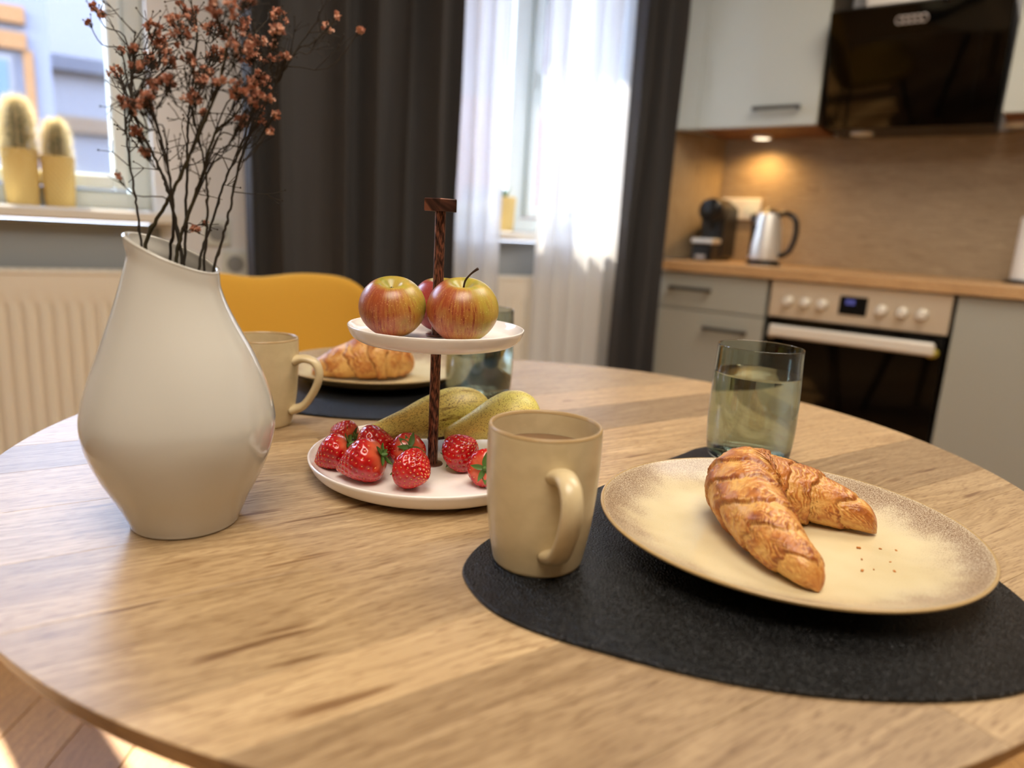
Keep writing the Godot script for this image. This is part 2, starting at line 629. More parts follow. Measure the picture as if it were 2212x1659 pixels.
func build_room() -> void:
	# floor: a slab with planks on it where the table stands
	var fl := struct("floor", mb().prism(room_outline(), -0.2, -0.005), M.floor_oak_2)
	fl.set_meta("label", "light oak plank floor")
	var ang := deg_to_rad(-38.0)
	var g := Vector2(cos(ang), sin(ang))
	var q := Vector2(-g.y, g.x)
	var pw := 0.125
	var variants: Array = []
	for i in 4:
		variants.append(mb().box(Vector3(1.196, 0.005, pw - 0.0022), Vector3.ZERO, 0.0008).commit())
	for r in range(-11, 12):
		for k in range(-2, 3):
			var c := Vector2(1.0, -0.7) + q * (r * pw) + g * (k * 1.2 + (r * 7 % 5) * 0.24)
			if c.x < -0.9 or c.x > 3.0 or c.y < -2.5 or c.y > 1.4: continue
			var pos := Vector3(c.x, -0.0025, c.y)
			if (pos - WC).dot(WN) > -0.62 or pos.x > 2.6: continue
			var o := part("plank", variants[0], M["floor_oak_%d" % rng.randi_range(0, 3)], fl)
			o.position = pos
			o.rotation.y = -ang
	# walls
	var t := wall_t()
	var th := 0.36
	var w := mb()
	var left := -6.9
	var xs := [left, OPEN[0][0], OPEN[0][1], OPEN[1][0], OPEN[1][1], 0.45]
	for i in range(0, 5, 2):
		w.box(Vector3(xs[i + 1] - xs[i], Y_TOP + 0.2, th), Vector3((xs[i] + xs[i + 1]) / 2.0, Y_TOP / 2.0, -th / 2.0), 0.0, t)
	for o in OPEN:
		var wd: float = o[1] - o[0]
		w.box(Vector3(wd, Y_TOP - HEAD_Y + 0.1, th), Vector3((o[0] + o[1]) / 2.0, (Y_TOP + HEAD_Y + 0.1) / 2.0, -th / 2.0), 0.0, t)
		w.box(Vector3(wd, SILL_Y - 0.04 + 0.1, th), Vector3((o[0] + o[1]) / 2.0, (SILL_Y - 0.04 - 0.1) / 2.0, -th / 2.0), 0.0, t)
	struct("wall_window", w, M.wall_paint)
	struct("wall_kitchen", mb().box(Vector3(0.25, Y_TOP + 0.2, 5.9), Vector3(3.35 + 0.125, Y_TOP / 2.0, 1.65), 0.0), M.wall_paint)
	struct("wall_left", mb().box(Vector3(0.25, Y_TOP + 0.2, 8.4), Vector3(-3.0, Y_TOP / 2.0, 0.2), 0.0), M.warm_wall_paint)
	struct("wall_back", mb().box(Vector3(7.4, Y_TOP + 0.2, 0.25), Vector3(0.4, Y_TOP / 2.0, 4.0), 0.0), M.warm_wall_paint)
	struct("ceiling", mb().prism(room_outline(), Y_TOP, Y_TOP + 0.2), M.ceiling_paint)
	# grey sheets under the sills, the shade there put into their colour
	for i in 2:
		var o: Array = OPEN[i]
		struct("trim_%d" % (i + 1), mb().box(Vector3(o[1] - o[0] + 0.02, SILL_Y - 0.045, 0.008), Vector3((o[0] + o[1]) / 2.0, (SILL_Y - 0.045) / 2.0 , 0.004), 0.001, t), M.shade_and_socket_grey)

	# two unseen ceiling panels, added as fill light for the room
	added_fill_panel(Vector3(-0.25, Y_TOP, 0.2), 3.6, "added unseen ceiling fill light above the near edge of the table")
	added_fill_panel(Vector3(1.75, Y_TOP, 0.1), 2.3, "added unseen ceiling fill light before the kitchen units")

func added_fill_panel(at: Vector3, energy: float, label: String) -> void:  # helper panel out of view, added to brighten the room
	var cl := thing("added_fill_light", label, "lamp", at, 0.0, "added ceiling fill lights")
	part("frame", mb().box(Vector3(1.3, 0.05, 1.1), Vector3(0, -0.026, 0), 0.006).commit(), M.white_enamel, cl)
	part("diffuser", mb().box(Vector3(1.22, 0.012, 1.02), Vector3(0, -0.056, 0), 0.004).commit(), M.fill_panel_glow, cl)
	var al := AreaLight3D.new()
	al.name = "added_fill_panel"
	al.area_size = Vector2(1.22, 1.02)
	al.light_energy = energy
	al.light_color = Color(1.0, 0.965, 0.915)
	al.area_range = 12.0
	al.shadow_enabled = true
	al.position = at - Vector3(0, 0.075, 0)
	al.rotation.x = -PI / 2
	add_child(al, true)

func build_outside() -> void:
	# street front seen through the left window
	var g := part("street", mb().box(Vector3(70, 0.2, 50), Vector3(6, -4.1, -26), 0.0).commit(), mat("asphalt", Color(0.25, 0.25, 0.26), 0.9), self)
	tag(g, "pale paved street far below the windows", "street", "", "structure")
	mat("lilac_render", Color(0.37, 0.37, 0.41), 0.9)
	mat("orange_band", Color(0.44, 0.28, 0.10), 0.8)
	mat("blue_glass", Color(0.14, 0.25, 0.32), 0.5)
	mat("pale_render", Color(0.38, 0.37, 0.38), 0.9)
	mat("grey_roof", Color(0.22, 0.22, 0.25), 0.9)
	mat("tan_band", Color(0.36, 0.28, 0.2), 0.9)
	mat("brick_red", Color(0.38, 0.13, 0.11), 0.9)
	mat("mauve_render", Color(0.26, 0.18, 0.20), 0.9)
	mat("slate_blue", Color(0.12, 0.16, 0.24), 0.8)
	# frame with x along the facade, z towards the room
	var b := thing("street_house", "lilac house front with orange bands seen through the left window", "building", at_wall(-3.05, -4.0, -9.0))
	b.basis = wall_t().basis
	part("facade", mb().box(Vector3(5.3, 8.0, 4.0), Vector3(-2.14, 4.0, -2.0), 0.0).commit(), M.lilac_render, b)
	for yy in [7.2, 6.9]:
		part("orange_cornice", mb().box(Vector3(4.9, 0.2, 0.14), Vector3(-2.18, yy, 0.07), 0.01).commit(), M.orange_band, b)
	part("corner_strip", mb().box(Vector3(0.11, 0.86, 0.1), Vector3(0.27, 6.38, 0.05), 0.01).commit(), M.orange_band, b)
	part("orange_shopfront", mb().box(Vector3(4.6, 0.2, 0.12), Vector3(-2.3, 5.78, 0.06), 0.01).commit(), M.orange_band, b)
	for x in [-0.16, -1.3, -2.5, -3.7]:
		var w := part("window", mb().box(Vector3(0.55, 0.75, 0.08), Vector3(x, 6.36, 0.04), 0.01).commit(), M.pale_render, b)
		part("pane", mb().box(Vector3(0.42, 0.6, 0.03), Vector3(x, 6.36, 0.095), 0.0).commit(), M.blue_glass, w)
	part("roof", mb().box(Vector3(5.3, 0.5, 4.4), Vector3(-2.32, 8.2, -1.9), 0.02).commit(), M.grey_roof, b)
	var c := thing("pale_house", "pale grey house with dark roof slope beyond the lilac house", "building", at_wall(-2.75, -4.0, -16.0))
	c.basis = wall_t().basis
	part("wall", mb().box(Vector3(9.0, 7.8, 4.0), Vector3(4.2, 3.9, -2.0), 0.0).commit(), M.pale_render, c)
	part("roof", mb().poly([Vector3(-0.4, 7.8, 0.2), Vector3(8.9, 7.8, 0.2), Vector3(8.9, 10.2, -3.0), Vector3(-0.4, 10.2, -3.0)], Vector3(0, 0.7, 0.7).normalized()).box(Vector3(9.3, 0.3, 0.3), Vector3(4.25, 7.8, 0.15), 0.02).commit(), M.grey_roof, c)
	part("tan_plinth", mb().box(Vector3(9.1, 0.32, 0.14), Vector3(4.2, 6.62, 0.07), 0.01).commit(), M.tan_band, c)
	for x in [2.6, 4.6, 6.6]:
		var w := part("window", mb().box(Vector3(1.0, 1.5, 0.08), Vector3(x, 7.2, 0.04), 0.01).commit(), M.tan_band, c)
		part("pane", mb().box(Vector3(0.8, 1.3, 0.03), Vector3(x, 7.2, 0.095), 0.0).commit(), M.blue_glass, w)
	# brick house seen through the right window
	var d := thing("brick_house", "red brick house with mauve upper floor seen through the sheer curtains", "building", at_wall(2.2, -4.0, -7.0))
	d.basis = wall_t().basis
	part("lower_wall", mb().box(Vector3(7.0, 6.8, 4.0), Vector3(1.5, 3.4, -2.0), 0.0).commit(), M.brick_red, d)
	part("upper_wall", mb().box(Vector3(7.0, 1.5, 3.9), Vector3(1.5, 7.55, -2.0), 0.0).commit(), M.mauve_render, d)
	part("awning", mb().box(Vector3(0.7, 0.12, 0.6), Vector3.ZERO, 0.02, Transform3D(Basis(Vector3(0, 0, 1), -0.5), Vector3(1.0, 6.95, 0.3))).commit(), M.slate_blue, d)
	for x in [-1.2, 0.6, 2.4, 4.2]:
		var w := part("window", mb().box(Vector3(0.8, 1.1, 0.08), Vector3(x, 5.0, 0.04), 0.01).commit(), M.mauve_render, d)
		part("pane", mb().box(Vector3(0.62, 0.92, 0.03), Vector3(x, 5.0, 0.095), 0.0).commit(), M.slate_blue, w)
	part("roof", mb().box(Vector3(7.4, 0.3, 4.4), Vector3(1.5, 8.4, -1.9), 0.02).commit(), M.grey_roof, d)

# ------------------------------------------------------------------ window side
func build_window_side() -> void:
	for i in 2:
		build_window(i)
		build_radiator(i)
	build_curtains()
	# two straw baskets with cacti on the left sill
	potted_cactus(-2.730, 0.085, 0.150, 0.045, 0.150, "tall white-haired cactus in the left straw basket on the window sill")
	potted_cactus(-2.6425, 0.08, 0.138, 0.038, 0.115, "small white-haired cactus in the right straw basket on the window sill")
	var bp := basket(-1.175, 0.055, 0.13, "green plant in a yellow straw basket behind the sheer curtains")
	for k in 14:
		var a := k * 2.4
		var l := 0.04 + 0.02 * sin(k * 3.1)
		part("leaf", leaf_mesh(l, 0.012, 0.3), M.leaf_green, bp).transform = Transform3D(Basis(Vector3.UP, a) * Basis(Vector3.FORWARD, -0.5 - 0.3 * sin(k * 1.7)), Vector3(cos(a) * 0.02, 0.125, sin(a) * 0.02))
	# wall sockets by the curtain
	for k in 2:
		var so := wall_thing("wall_socket", ["upper white wall socket between window and dark curtain", "lower white wall socket between window and dark curtain"][k], "socket", [-2.236, -2.185][k], [0.915, 0.82][k], 0.0)
		part("plate", mb().box(Vector3(0.08, 0.08, 0.012), Vector3(0, 0, 0.0065), 0.004).commit(), M.white_plastic, so)
		part("insert", mb().tube([Vector3(0, 0, 0.012), Vector3(0, 0, 0.0145)], 0.026, 24).commit(), M.shade_and_socket_grey, so)
	# mustard chair at the far side of the table
	build_chair(Vector3(0.845, 0, -1.12), Vector3(0.611, 0, -0.419), "mustard yellow upholstered chair at the far side of the table")

func build_window(i: int) -> void:
	var o: Array = OPEN[i]
	var s0: float = o[0]
	var s1: float = o[1]
	var wd := s1 - s0
	var root := Node3D.new()
	root.name = "window_%d" % (i + 1)
	add_child(root)
	root.transform = Transform3D(wall_t().basis, at_wall((s0 + s1) / 2.0, 0, 0))
	tag(root, ["white framed window on the left with cactus baskets on its sill", "white framed window behind the sheer curtains"][i], "", "", "structure")
	var y0 := SILL_Y
	var y1 := HEAD_Y
	var z := -0.13
	var fr := mb()
	var fw := 0.055
	for s in [-1.0, 1.0]:
		fr.box(Vector3(fw, y1 - y0, 0.07), Vector3(s * (wd / 2.0 - fw / 2.0), (y0 + y1) / 2.0, z), 0.006)
	fr.box(Vector3(wd - 2 * fw, fw, 0.07), Vector3(0, y1 - fw / 2.0, z), 0.006)
	fr.box(Vector3(wd - 2 * fw, fw, 0.07), Vector3(0, y0 + fw / 2.0, z), 0.006)
	fr.box(Vector3(0.05, y1 - y0 - 2 * fw, 0.06), Vector3(0, (y0 + y1) / 2.0, z), 0.006)
	part("window_frame", fr.commit(), M.white_plastic, root)
	for s in [-1.0, 1.0]:
		var inner := wd / 2.0 - fw - 0.025
		var cxx: float = s * (0.025 + inner / 2.0)
		var sa := mb()
		var sw := 0.042
		var hh := y1 - y0 - 2 * fw
		var cy := (y0 + y1) / 2.0
		for q in [-1.0, 1.0]:
			sa.box(Vector3(sw, hh - 0.006, 0.06), Vector3(cxx + q * (inner / 2.0 - sw / 2.0 - 0.002), cy, z + 0.03), 0.006)
			sa.box(Vector3(inner - 2 * sw - 0.004, sw, 0.06), Vector3(cxx, cy + q * (hh / 2.0 - sw / 2.0 - 0.003), z + 0.03), 0.006)
		var sash := part("sash", sa.commit(), M.white_plastic, root)
		part("pane", mb().box(Vector3(inner - 2 * sw + 0.004, hh - 2 * sw + 0.002, 0.004), Vector3(cxx, cy, z + 0.028), 0.0).commit(), M.window_glass, sash)
		if s > 0:
			part("window_handle", mb().box(Vector3(0.022, 0.07, 0.012), Vector3(cxx - inner / 2.0 + sw / 2.0, 1.55, z + 0.066), 0.004).box(Vector3(0.018, 0.12, 0.016), Vector3(cxx - inner / 2.0 + sw / 2.0, 1.51, z + 0.085), 0.005).commit(), M.white_plastic, sash)
	part("window_sill", mb().box(Vector3(wd + 0.10, 0.034, 0.26), Vector3(0, SILL_Y - 0.0175, 0.035 - 0.09), 0.006).commit(), M.sill_stone, root)

func build_radiator(i: int) -> void:
	var o: Array = OPEN[i]
	var s0: float = o[0] + 0.03
	var s1: float = o[1] - 0.06
	if i == 0: s1 = o[1] + 0.02
	var wd := s1 - s0
	var root := wall_thing("radiator", ["cream panel radiator under the left window", "cream panel radiator behind the sheer curtains"][i], "radiator", (s0 + s1) / 2.0, 0.12, 0.015)
	var top := 0.68
	var hh := top - 0.03
	# ribbed front panel
	var rows: Array = []
	var nn := int(wd / 0.0333) * 8
	var prof: Array = []
	for ring in 2: prof.append(0)
	var ys := [0.03, 0.055, 0.075, top - 0.10, top - 0.08, top - 0.03, top - 0.01]
	var amp := [0.0, 0.0, 1.0, 1.0, 0.0, 0.0, 0.0]
	for k in ys.size():
		var row := PackedVector3Array()
		for c in nn + 1:
			var x := -wd / 2.0 + wd * c / nn
			var f := 0.5 + 0.5 * cos(TAU * c / 8.0)
			f = smoothstep(0.15, 0.75, f)
			row.append(Vector3(x, ys[k], 0.098 - 0.011 * f * amp[k]))
		rows.append(row)
	part("front_panel", mb().grid(rows, false, 1).commit(), M.radiator_enamel, root)
	part("body", mb().box(Vector3(wd, hh - 0.01, 0.05), Vector3(0, 0.03 + hh / 2.0, 0.055), 0.004).commit(), M.radiator_enamel, root)
	var gr := mb()
	var cnt := int(wd / 0.03)
	for k in cnt: gr.box(Vector3(0.012, 0.004, 0.07), Vector3(-wd / 2.0 + (k + 0.5) * wd / cnt, top - 0.004, 0.055), 0.0)
	gr.box(Vector3(wd, 0.012, 0.008), Vector3(0, top - 0.006, 0.097), 0.002).box(Vector3(wd, 0.012, 0.008), Vector3(0, top - 0.006, 0.014), 0.002)
	var gg := part("top_grille", gr.commit(), M.radiator_enamel, root)
	gg.set_meta("kind", "stuff")
	for s in [-1.0, 1.0]:
		part("side_panel", mb().box(Vector3(0.006, hh, 0.09), Vector3(s * (wd / 2.0 + 0.002), 0.03 + hh / 2.0, 0.055), 0.002).commit(), M.radiator_enamel, root)
		part("bracket", mb().box(Vector3(0.02, 0.12, 0.02), Vector3(s * (wd / 2.0 - 0.15), 0.35, 0.018), 0.002).commit(), M.radiator_enamel, root)
		part("foot", mb().box(Vector3(0.03, 0.15, 0.03), Vector3(s * (wd / 2.0 - 0.15), -0.045, 0.055), 0.002).commit(), M.radiator_enamel, root)

func cloth(s0: float, s1: float, y0: float, y1: float, folds: Array, amp: float, sd: int, thick := 0.004) -> Mesh:
	# folds: list of fold edges between 0 and 1; cloth swings out between them
	var nz := noise(sd, 1.0, 2)
	var nu := 160
	var nv := 14
	var front: Array = []
	var back: Array = []
	for r in nv + 1:
		var y := lerpf(y0, y1, float(r) / nv)
		var rf := PackedVector3Array()
		var rb := PackedVector3Array()
		for c in nu + 1:
			var u := float(c) / nu
			var ph := 0.0
			for k in folds.size() - 1:
				if u >= folds[k]: ph = k + (u - folds[k]) / (folds[k + 1] - folds[k])
			var d := sin(ph * PI) * amp * (1.0 + 0.5 * nz.get_noise_1d(ph * 0.7))
			d += nz.get_noise_2d(u * 6.0, y * 0.7) * amp * 0.35
			var side := cos(ph * PI) * 0.010
			var x := lerpf(s0, s1, u) + side + nz.get_noise_2d(u * 3.0 + 20.0, y * 0.5) * 0.012
			rf.append(Vector3(x, y, d + thick / 2.0))
			rb.append(Vector3(x, y, d - thick / 2.0))
		front.append(rf)
		back.append(rb)
	var m := mb()
	m.grid(front, false, 1)
	m.grid(back, false, -1)
	return m.commit()

func build_curtains() -> void:
	var a := wall_thing("curtain", "charcoal curtain hanging between the two windows", "curtain", 0, 0, 0.22, "charcoal blackout curtains")
	part("cloth", cloth(-2.20, -1.52, 0.02, 2.47, [0.0, 0.06, 0.115, 0.17, 0.37, 0.46, 0.53, 0.60, 0.70, 0.76, 0.84, 0.91, 1.0], 0.045, 3), M.charcoal_cloth, a)
	var b := wall_thing("curtain", "charcoal curtain hanging beside the kitchen corner", "curtain", 0, 0, 0.22, "charcoal blackout curtains")
	part("cloth", cloth(-0.805, -0.56, 0.02, 2.47, [0.0, 0.14, 0.28, 0.42, 0.55, 0.7, 0.85, 1.0], 0.038, 9), M.charcoal_cloth, b)
	var c := wall_thing("sheer_curtain", "narrow white sheer curtain beside the charcoal curtain", "curtain", 0, 0, 0.148, "white sheer curtains")
	part("cloth", cloth(-1.525, -1.285, 0.02, 2.46, [0.0, 0.12, 0.3, 0.45, 0.6, 0.72, 0.88, 1.0], 0.020, 14, 0.0012), M.sheer_voile, c)
	var d := wall_thing("sheer_curtain", "wide white sheer curtain on the kitchen side of the second window", "curtain", 0, 0, 0.148, "white sheer curtains")
	part("cloth", cloth(-1.145, -0.745, 0.02, 2.46, [0.0, 0.08, 0.17, 0.27, 0.36, 0.47, 0.55, 0.66, 0.78, 0.88, 1.0], 0.020, 17, 0.0012), M.sheer_voile, d)
	var r := wall_thing("curtain_rail", "white ceiling rail that carries the curtains", "curtain rail", 0, 0, 0)
	part("rail", mb().box(Vector3(2.4, 0.02, 0.14), Vector3(-1.3, 2.49, 0.185), 0.004).commit(), M.white_plastic, r)
	for x in [-2.3, -1.3, -0.3]:
		part("bracket", mb().box(Vector3(0.02, 0.03, 0.24), Vector3(x, 2.515, 0.1201), 0.003).commit(), M.white_plastic, r)

func basket(s: float, rad: float, h: float, label: String) -> Node3D:
	var root := wall_thing("potted_plant", label, "plant", s, SILL_Y, -0.045)
	var rows: Array = []
	var seg := 72
	var nr := 34
	for r in nr + 1:
		var v := float(r) / nr
		var y := v * h
		var row := PackedVector3Array()
		for c in seg + 1:
			var a := TAU * (c % seg) / seg
			var wv := sin(a * 18.0 + (PI if (r / 2) % 2 else 0.0)) * 0.0022
			var rr := lerpf(rad * 0.86, rad, pow(v, 0.7)) + wv + absf(sin(v * PI * nr / 2.0)) * 0.0015
			row.append(Vector3(cos(a) * rr, y, sin(a) * rr))
		rows.append(row)
	for q in [[rad * 0.94, h], [rad * 0.9, h - 0.01], [rad * 0.86, h * 0.6], [0.0, h * 0.6]]:
		var row := PackedVector3Array()
		for c in seg + 1:
			var a := TAU * (c % seg) / seg
			row.append(Vector3(cos(a) * q[0], q[1], sin(a) * q[0]))
		rows.append(row)
	part("basket", mb().grid(rows, true).commit(), M.basket_straw, root)
	part("soil", mb().lathe([Vector2(0, h - 0.02), Vector2(rad * 0.8, h - 0.022), Vector2(rad * 0.86, h - 0.03), Vector2(0, h - 0.05)], 32).commit(), M.potting_soil, root)
	return root

func potted_cactus(s: float, dia: float, h: float, cr: float, ch: float, label: String) -> void:
	var root := basket(s, dia / 2.0, h, label)
	var rows: Array = []
	var seg := 96
	for r in 25:
		var v := r / 24.0
		var a0 := v * PI * 0.5
		var rr := cr * 0.62 * (sin(PI * clampf(v, 0.0, 1.0) * 0.5 + 0.9) if v < 0.43 else cos((v - 0.43) / 0.57 * PI * 0.5))
		rr = cr * 0.6 * sqrt(maxf(0.0, 1.0 - pow(maxf(0.0, (v - 0.45) / 0.55), 2.2))) * 0.8 * (0.86 + 0.14 * minf(1.0, v * 3.0))
		var row := PackedVector3Array()
		for c in seg + 1:
			var a := TAU * (c % seg) / seg
			var q := rr * (1.0 + 0.10 * cos(a * 12.0))
			row.append(Vector3(cos(a) * q, h - 0.025 + v * ch, sin(a) * q))
		rows.append(row)
	part("cactus", mb().grid(rows, true).commit(), M.cactus_green, root)
	var needle := mb().tube([Vector3.ZERO, Vector3(0, 0.5, 0), Vector3(0, 1.0, 0)], [0.02, 0.014, 0.003], 4, false).commit()
	var mm := MultiMesh.new()
	mm.transform_format = MultiMesh.TRANSFORM_3D
	mm.mesh = needle
	mm.instance_count = 3200
	for k in 3200:
		var v := rng.randf_range(0.03, 1.0)
		var rib := rng.randi_range(0, 11)
		var a := TAU * rib / 12.0 + rng.randf_range(-0.05, 0.05)
		var rr := cr * 0.6 * sqrt(maxf(0.0, 1.0 - pow(maxf(0.0, (v - 0.45) / 0.55), 2.2))) * 1.05
		var dir := Vector3(cos(a), maxf(0.0, v - 0.5) * 2.2 + rng.randf_range(-0.7, 0.7), sin(a)) + Vector3(rng.randf_range(-0.8, 0.8), 0, rng.randf_range(-0.8, 0.8))
		dir = dir.normalized()
		var len := cr * rng.randf_range(0.4, 0.7)
		var bx := dir.cross(Vector3(0.2, 0.1, 0.97)).normalized()
		var b := Basis(bx * len, dir * len, bx.cross(dir) * len)
		mm.set_instance_transform(k, Transform3D(b, Vector3(cos(a) * rr, h - 0.025 + v * ch, sin(a) * rr)))
	var mi := MultiMeshInstance3D.new()
	mi.name = "spines"
	mi.multimesh = mm
	mi.material_override = M.cactus_spines
	mi.set_meta("kind", "stuff")
	root.add_child(mi, true)

func leaf_mesh(l: float, w: float, curl := 0.3) -> Mesh:
	var front: Array = []
	var back: Array = []
	for r in 7:
		var v := r / 6.0
		var hw := w * sin(PI * pow(v, 0.75)) * 0.5 + 0.0002
		var a := PackedVector3Array()
		var b := PackedVector3Array()
		for c in 5:
			var u := c / 2.0 - 1.0
			var p := Vector3(u * hw, v * l * (1.0 - 0.2 * curl * v) , v * v * l * curl + u * u * hw * 0.35)
			a.append(p + Vector3(0, 0, 0.00025))
			b.append(p - Vector3(0, 0, 0.00025))
		front.append(a)
		back.append(b)
	return mb().grid(front, false, 1).grid(back, false, -1).commit()

func build_chair(at: Vector3, face: Vector3, label: String) -> void:
	var d := (face - at).normalized()
	var root := thing("dining_chair", label, "chair", at, atan2(d.x, d.z))
	# local: z faces the table. bucket back, rounded
	var rows: Array = []
	var nh := 24
	for r in nh + 1:
		var v := float(r) / nh
		rows.append([v])
	var m := mb()
	var pts: Array = []
	# closed cross-section swept across the width: the back leans and curves round at the sides
	var nu := 40
	for c in nu + 1:
		var u := float(c) / nu * 2.0 - 1.0
		var au := absf(u)
		var top := 0.855 - 0.012 * exp(-u * u * 18.0) - 0.09 * pow(au, 9.0) - 0.012 * au * au
		var bot := 0.46 + 0.02 * au
		var row := PackedVector3Array()
		var x := sin(u * 0.95) / sin(0.95) * 0.245
		var zc := -0.225 + 0.085 * pow(au, 2.4)
		var k := 28
		for s in k + 1:
			var a := TAU * (s % k) / k
			var yy := sin(a)
			var zz := cos(a)
			var hgt := (top - bot) / 2.0
			# superellipse section
			var sy := signf(yy) * pow(absf(yy), 0.35)
			var sz := signf(zz) * pow(absf(zz), 0.6)
			var y := (top + bot) / 2.0 + sy * hgt
			var lean := -(y - 0.46) * 0.16
			var th := 0.024 * (1.0 if c > 0 and c < nu else 0.2)
			row.append(Vector3(x, y, zc + lean + sz * th))
		pts.append(row)
	var capa := PackedVector3Array()
	var capb := PackedVector3Array()
	var ma := Vector3.ZERO
	var mz := Vector3.ZERO
	for p in pts[0]: ma += p
	for p in pts[nu]: mz += p
	for s in 29:
		capa.append(ma / 29.0)
		capb.append(mz / 29.0)
	pts.push_front(capa)
	pts.append(capb)
	part("backrest", m.grid(pts, true).commit(), M.mustard_cloth, root)
	var seat: Array = []
	for q in [[0.0, 0.425], [0.9, 0.425], [1.0, 0.44], [1.02, 0.46], [0.98, 0.482], [0.9, 0.492], [0.6, 0.488], [0.0, 0.482]]:
		var row := PackedVector3Array()
		for s in 49:
			var a := TAU * (s % 48) / 48.0
			var ca := cos(a)
			var sa := sin(a)
			row.append(Vector3(signf(ca) * pow(absf(ca), 0.6) * 0.235 * q[0], q[1], signf(sa) * pow(absf(sa), 0.6) * 0.225 * q[0]))
		seat.append(row)
	part("seat", mb().grid(seat, true).commit(), M.mustard_cloth, root)
	for sx in [-1.0, 1.0]:
		for sz in [-1.0, 1.0]:
			part("leg", mb().tube([Vector3(sx * 0.15, 0.43, sz * 0.15), Vector3(sx * 0.22, 0.0, sz * 0.22)], [0.013, 0.009], 12).commit(), M.black_metal, root)

# ------------------------------------------------------------------ kitchen
func bar_handle(parent: Node3D, c: Vector3, w: float) -> void:
	part("handle", mb().box(Vector3(0.012, 0.014, w), c + Vector3(-0.026, 0, 0), 0.003).box(Vector3(0.022, 0.010, 0.010), c + Vector3(-0.011, 0, w / 2.0 - 0.012), 0.001).box(Vector3(0.022, 0.010, 0.010), c + Vector3(-0.011, 0, -w / 2.0 + 0.012), 0.001).commit(), M.grey_handle, parent)

